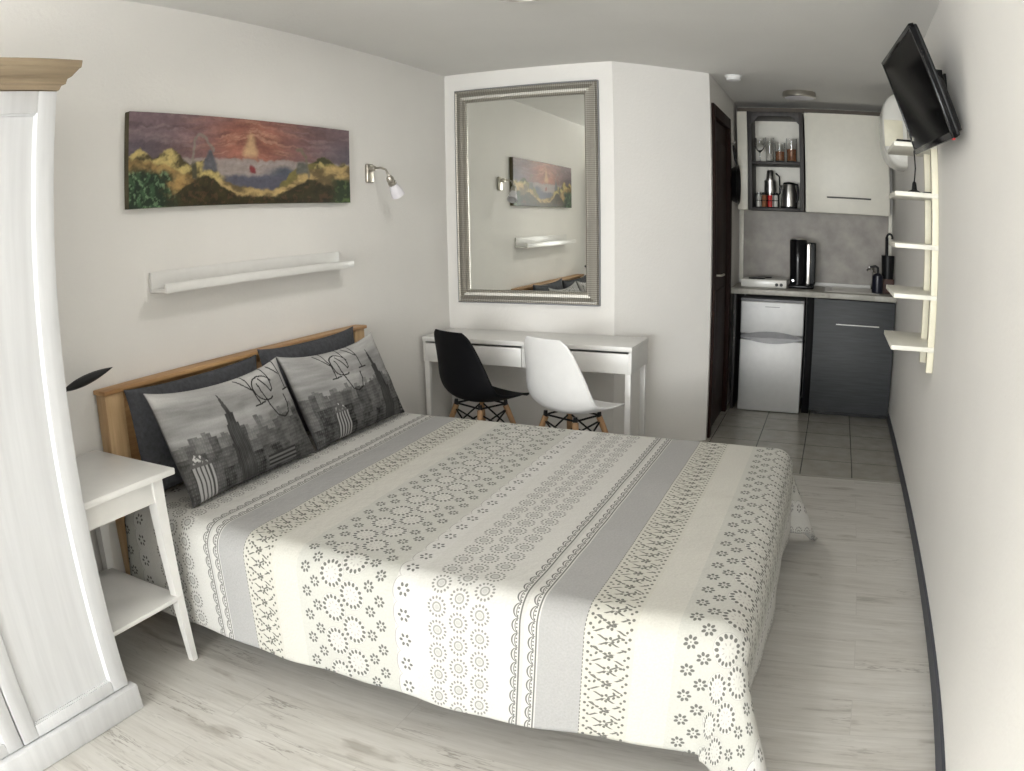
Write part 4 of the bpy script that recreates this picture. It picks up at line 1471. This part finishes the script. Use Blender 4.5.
MB().tube(pts, [0.013, 0.013] + [0.009] * 9, 10).build('handle', M_BLACKPL, LD)
MB().lathe([(0, -0.018), (0.020, -0.012), (0.028, 0.0), (0.026, 0.0), (0.018, -0.010), (0, -0.015)], (2.785, 4.70, ZC + 0.145), 16).build('bowl', M_BLACKPL, LD)

# backsplash and its white edge strips
o = struct('backsplash', MB().box(1.620, 2.846, 4.988, 4.999, ZC, 1.520, 0.001), M_SPLASH, label='concrete grey backsplash panel behind the worktop')
MB().box(1.594, 1.622, 4.982, 4.9995, ZC, 1.520, 0.002).build('edge_strip', M_SHELF, o)
MB().box(2.815, 2.846, 4.978, 4.988, ZC + 0.02, 1.520, 0.002).build('edge_strip', M_SHELF, o)

# ------------------------------------------------------------------ kitchen, upper part
UY0, UY1 = 4.664, 4.996
UZ0, UZ1 = 1.505, 2.272
mb = MB().box(1.612, 1.690, UY0 + 0.004, UY1, UZ0 + 0.003, UZ1, 0.002)
tag(mb.build('cover_board', M_CABWHITE), 'narrow cream white board left of the dark open shelf', 'panel')

OS = thing('open_wall_cabinet', 'dark open wall cabinet holding glasses and a kettle', 'cabinet', (1.92, 4.83, UZ0))
ox0, ox1 = 1.693, 2.128
mb = MB()
mb.box(ox0, ox0 + 0.032, UY0, UY1 - 0.02, UZ0, UZ1, 0.002).box(ox1 - 0.032, ox1, UY0, UY1 - 0.02, UZ0, UZ1, 0.002)
mb.box(ox0 + 0.032, ox1 - 0.032, UY0, UY1 - 0.02, UZ1 - 0.036, UZ1, 0.002).box(ox0 + 0.032, ox1 - 0.032, UY0, UY1 - 0.02, UZ0, UZ0 + 0.022, 0.002)
mb.build('body', M_DARKWOOD, OS)
MB().box(ox0 + 0.005, ox1 - 0.005, UY1 - 0.02, UY1 - 0.008, UZ0 + 0.005, UZ1 - 0.005).build('back_panel', M_CABWHITE, OS)
ZM = 1.884
MB().box(ox0 + 0.032, ox1 - 0.032, UY0 + 0.004, UY1 - 0.02, ZM - 0.022, ZM, 0.002).build('shelf', M_DARKWOOD, OS)
for xx, sg in ((ox0 + 0.032, 1), (ox1 - 0.032, -1)):
    MB().prism([(xx, UZ1 - 0.036), (xx + sg * 0.056, UZ1 - 0.036), (xx, UZ1 - 0.096)], UY0 + 0.004, UY0 + 0.024, 'y').build('corner_brace', M_DARKWOOD, OS)

WC = thing('wall_cabinet', 'cream white wall cabinet with one door above the sink', 'cabinet', (2.48, 4.83, UZ0))
MB().box(2.140, 2.802, UY0 + 0.021, UY1, UZ0 + 0.002, UZ1, 0.002).build('body', M_CABWHITE, WC)
dd = MB().box(2.166, 2.801, UY0, UY0 + 0.019, UZ0, UZ1 - 0.002, 0.002).build('door', M_CABWHITE, WC)
mb = MB().tube([(2.306, UY0 - 0.024, 1.623), (2.651, UY0 - 0.024, 1.623)], 0.006, 10)
for x in (2.33, 2.63):
    mb.tube([(x, UY0 - 0.024, 1.623), (x, UY0 + 0.002, 1.623)], 0.004, 8)
mb.build('handle', M_DARKMET, dd)
mb = MB().box(1.612, 2.835, UY0 + 0.03, UY0 + 0.045, UZ1 + 0.001, UZ1 + 0.034)  # brown strip stands in for the shade in the gap under the ceiling
tag(mb.build('shadow_gap_strip', simple('shadow_gap_brown', (0.09, 0.075, 0.06), 0.7)), 'added brown strip in place of the shadow gap above the wall cabinets', 'strip')


def tumbler(x, y, z, label, r=0.033, h=0.13, filled=False, stem=False):
    t = thing('drinking_glass', label, 'glass', (x, y, z), 'glasses on the upper shelf of the open cabinet')
    if stem:
        pr = [(0, 0), (0.030, 0), (0.030, 0.003), (0.005, 0.008), (0.004, 0.07), (0.020, 0.085), (0.042, 0.12), (0.038, 0.185), (0.036, 0.185), (0.040, 0.121), (0.018, 0.088), (0, 0.082)]
    else:
        pr = [(0, 0), (r * 0.86, 0), (r * 0.9, 0.004), (r, h), (r - 0.002, h), (r * 0.86, 0.008), (0, 0.008)]
    MB().lathe([(a, z + 0.0008 + b2) for a, b2 in pr], (x, y, 0), 24).build('bowl', M_GLASS, t)
    if filled:
        MB().lathe([(0, z + 0.010), (r * 0.80, z + 0.010), (r * 0.86, z + h * 0.55), (0, z + h * 0.55)], (x, y, 0), 24).build('contents', M_BROWN, t)
    return t


tumbler(1.780, 4.74, ZM, 'stemmed clear wine glass at the left end of the upper shelf', stem=True)
tumbler(1.858, 4.74, ZM, 'tall empty clear tumbler between wine glass and brown filled glasses', 0.034, 0.190)
tumbler(1.938, 4.74, ZM, 'first glass of brown contents beside the empty tumbler', 0.041, 0.150, True)
tumbler(2.030, 4.74, ZM, 'brown filled glass at the right end of the upper shelf', 0.043, 0.185, True)

ZL = UZ0 + 0.022
KT = thing('kettle', 'steel electric kettle with black handle in the open cabinet', 'kettle', (2.015, 4.76, ZL))
MB().lathe([(0, ZL + 0.001), (0.066, ZL + 0.001), (0.066, ZL + 0.014), (0, ZL + 0.014)], (2.005, 4.76, 0), 28).build('base', M_BLACKPL, KT)
MB().lathe([(0, ZL + 0.014), (0.064, ZL + 0.014), (0.066, ZL + 0.03), (0.058, ZL + 0.13), (0.048, ZL + 0.185), (0, ZL + 0.187)], (2.005, 4.76, 0), 30).build('body', M_STEEL, KT)
MB().lathe([(0, ZL + 0.186), (0.049, ZL + 0.186), (0.042, ZL + 0.200), (0.010, ZL + 0.206), (0, ZL + 0.206)], (2.005, 4.76, 0), 28).build('lid', M_BLACKPL, KT)
MB().tube([(2.045, 4.748, ZL + 0.19), (2.072, 4.74, ZL + 0.185), (2.078, 4.735, ZL + 0.14), (2.074, 4.737, ZL + 0.07), (2.064, 4.745, ZL + 0.05)], 0.009, 10).build('handle', M_BLACKPL, KT)
MB().tube([(1.958, 4.775, ZL + 0.150), (1.935, 4.785, ZL + 0.175)], [0.018, 0.010], 10).build('spout', M_STEEL, KT)

# rack of jars on the lower shelf, with a glass jug behind
RK = thing('spice_rack', 'black wire rack of jars on the lower shelf', 'rack', (1.82, 4.75, ZL))
mb = MB()
for z in (ZL + 0.004, ZL + 0.055, ZL + 0.105):
    mb.tube([(1.745, 4.705, z), (1.925, 4.705, z), (1.925, 4.775, z), (1.745, 4.775, z), (1.745, 4.705, z)], 0.003, 8)
for x in (1.745, 1.925):
    for y in (4.705, 4.775):
        mb.tube([(x, y, ZL + 0.0005), (x, y, ZL + 0.11)], 0.003, 8)
mb.build('wire_frame', M_BLACKMT, RK)
for i, (x, cm, lab) in enumerate(((1.768, M_PANELG, 'pale jar at the left end of the black wire rack'), (1.812, M_BROWN, 'brown filled jar second from the left in the rack'), (1.857, M_RED, 'red filled jar beside the brown one in the rack'), (1.901, M_PANELG, 'pale jar nearest the kettle in the black wire rack'))):
    j = thing('spice_jar', lab, 'jar', (x, 4.74, ZL), 'jars in the wire rack')
    MB().lathe([(0, ZL + 0.008), (0.0185, ZL + 0.008), (0.0185, ZL + 0.09), (0.015, ZL + 0.098), (0, ZL + 0.098)], (x, 4.74, 0), 18).build('jar_body', cm, j)
    MB().lathe([(0, ZL + 0.098), (0.017, ZL + 0.098), (0.017, ZL + 0.118), (0, ZL + 0.118)], (x, 4.74, 0), 18).build('lid', M_BLACKPL if i % 2 else M_STEEL, j)
JG = thing('coffee_press', 'glass and steel coffee press standing behind the rack of jars', 'coffee press', (1.85, 4.86, ZL))
MB().lathe([(0, ZL + 0.001), (0.048, ZL + 0.001), (0.048, ZL + 0.22), (0, ZL + 0.22)], (1.850, 4.86, 0), 24).build('frame', M_STEEL, JG)
MB().lathe([(0, ZL + 0.22), (0.032, ZL + 0.22), (0.028, ZL + 0.29), (0.020, ZL + 0.30), (0, ZL + 0.30)], (1.850, 4.86, 0), 24).build('lid', M_STEEL, JG)
MB().tube([(1.895, 4.85, ZL + 0.275), (1.925, 4.845, ZL + 0.25), (1.928, 4.845, ZL + 0.12), (1.897, 4.85, ZL + 0.08)], 0.007, 10).build('handle', M_BLACKPL, JG)

# frying pan hanging on the passage wall
FP = thing('frying_pan', 'black frying pan hanging on the wall left of the open cabinet', 'pan', (1.60, 4.55, 1.62))
prof = [(0, 0.0), (0.125, 0.0), (0.150, 0.045), (0.147, 0.045), (0.122, 0.004), (0, 0.004)]
MB().lathe(prof, (X2 + 0.012, 4.47, 1.690), 36, 'x').build('pan_body', M_BLACKMT, FP)
MB().tube([(X2 + 0.050, 4.47, 1.835), (X2 + 0.034, 4.47, 1.88), (X2 + 0.024, 4.47, 1.96), (X2 + 0.020, 4.47, 1.985)], [0.008, 0.010, 0.010, 0.006], 10).build('handle', M_BLACKPL, FP)
MB().tube([(X2 + 0.001, 4.47, 2.000), (X2 + 0.030, 4.47, 2.000), (X2 + 0.034, 4.47, 2.010)], 0.004, 8).build('hook', M_STEEL, FP)
MB().tube([(X2 + 0.020 + 0.008 * math.sin(a), 4.47 + 0.010 * math.cos(a), 1.997 + 0.018 * math.sin(a)) for a in np.linspace(0, 2 * PI, 17)], 0.0025, 6).build('hanging_loop', M_STEEL, FP)
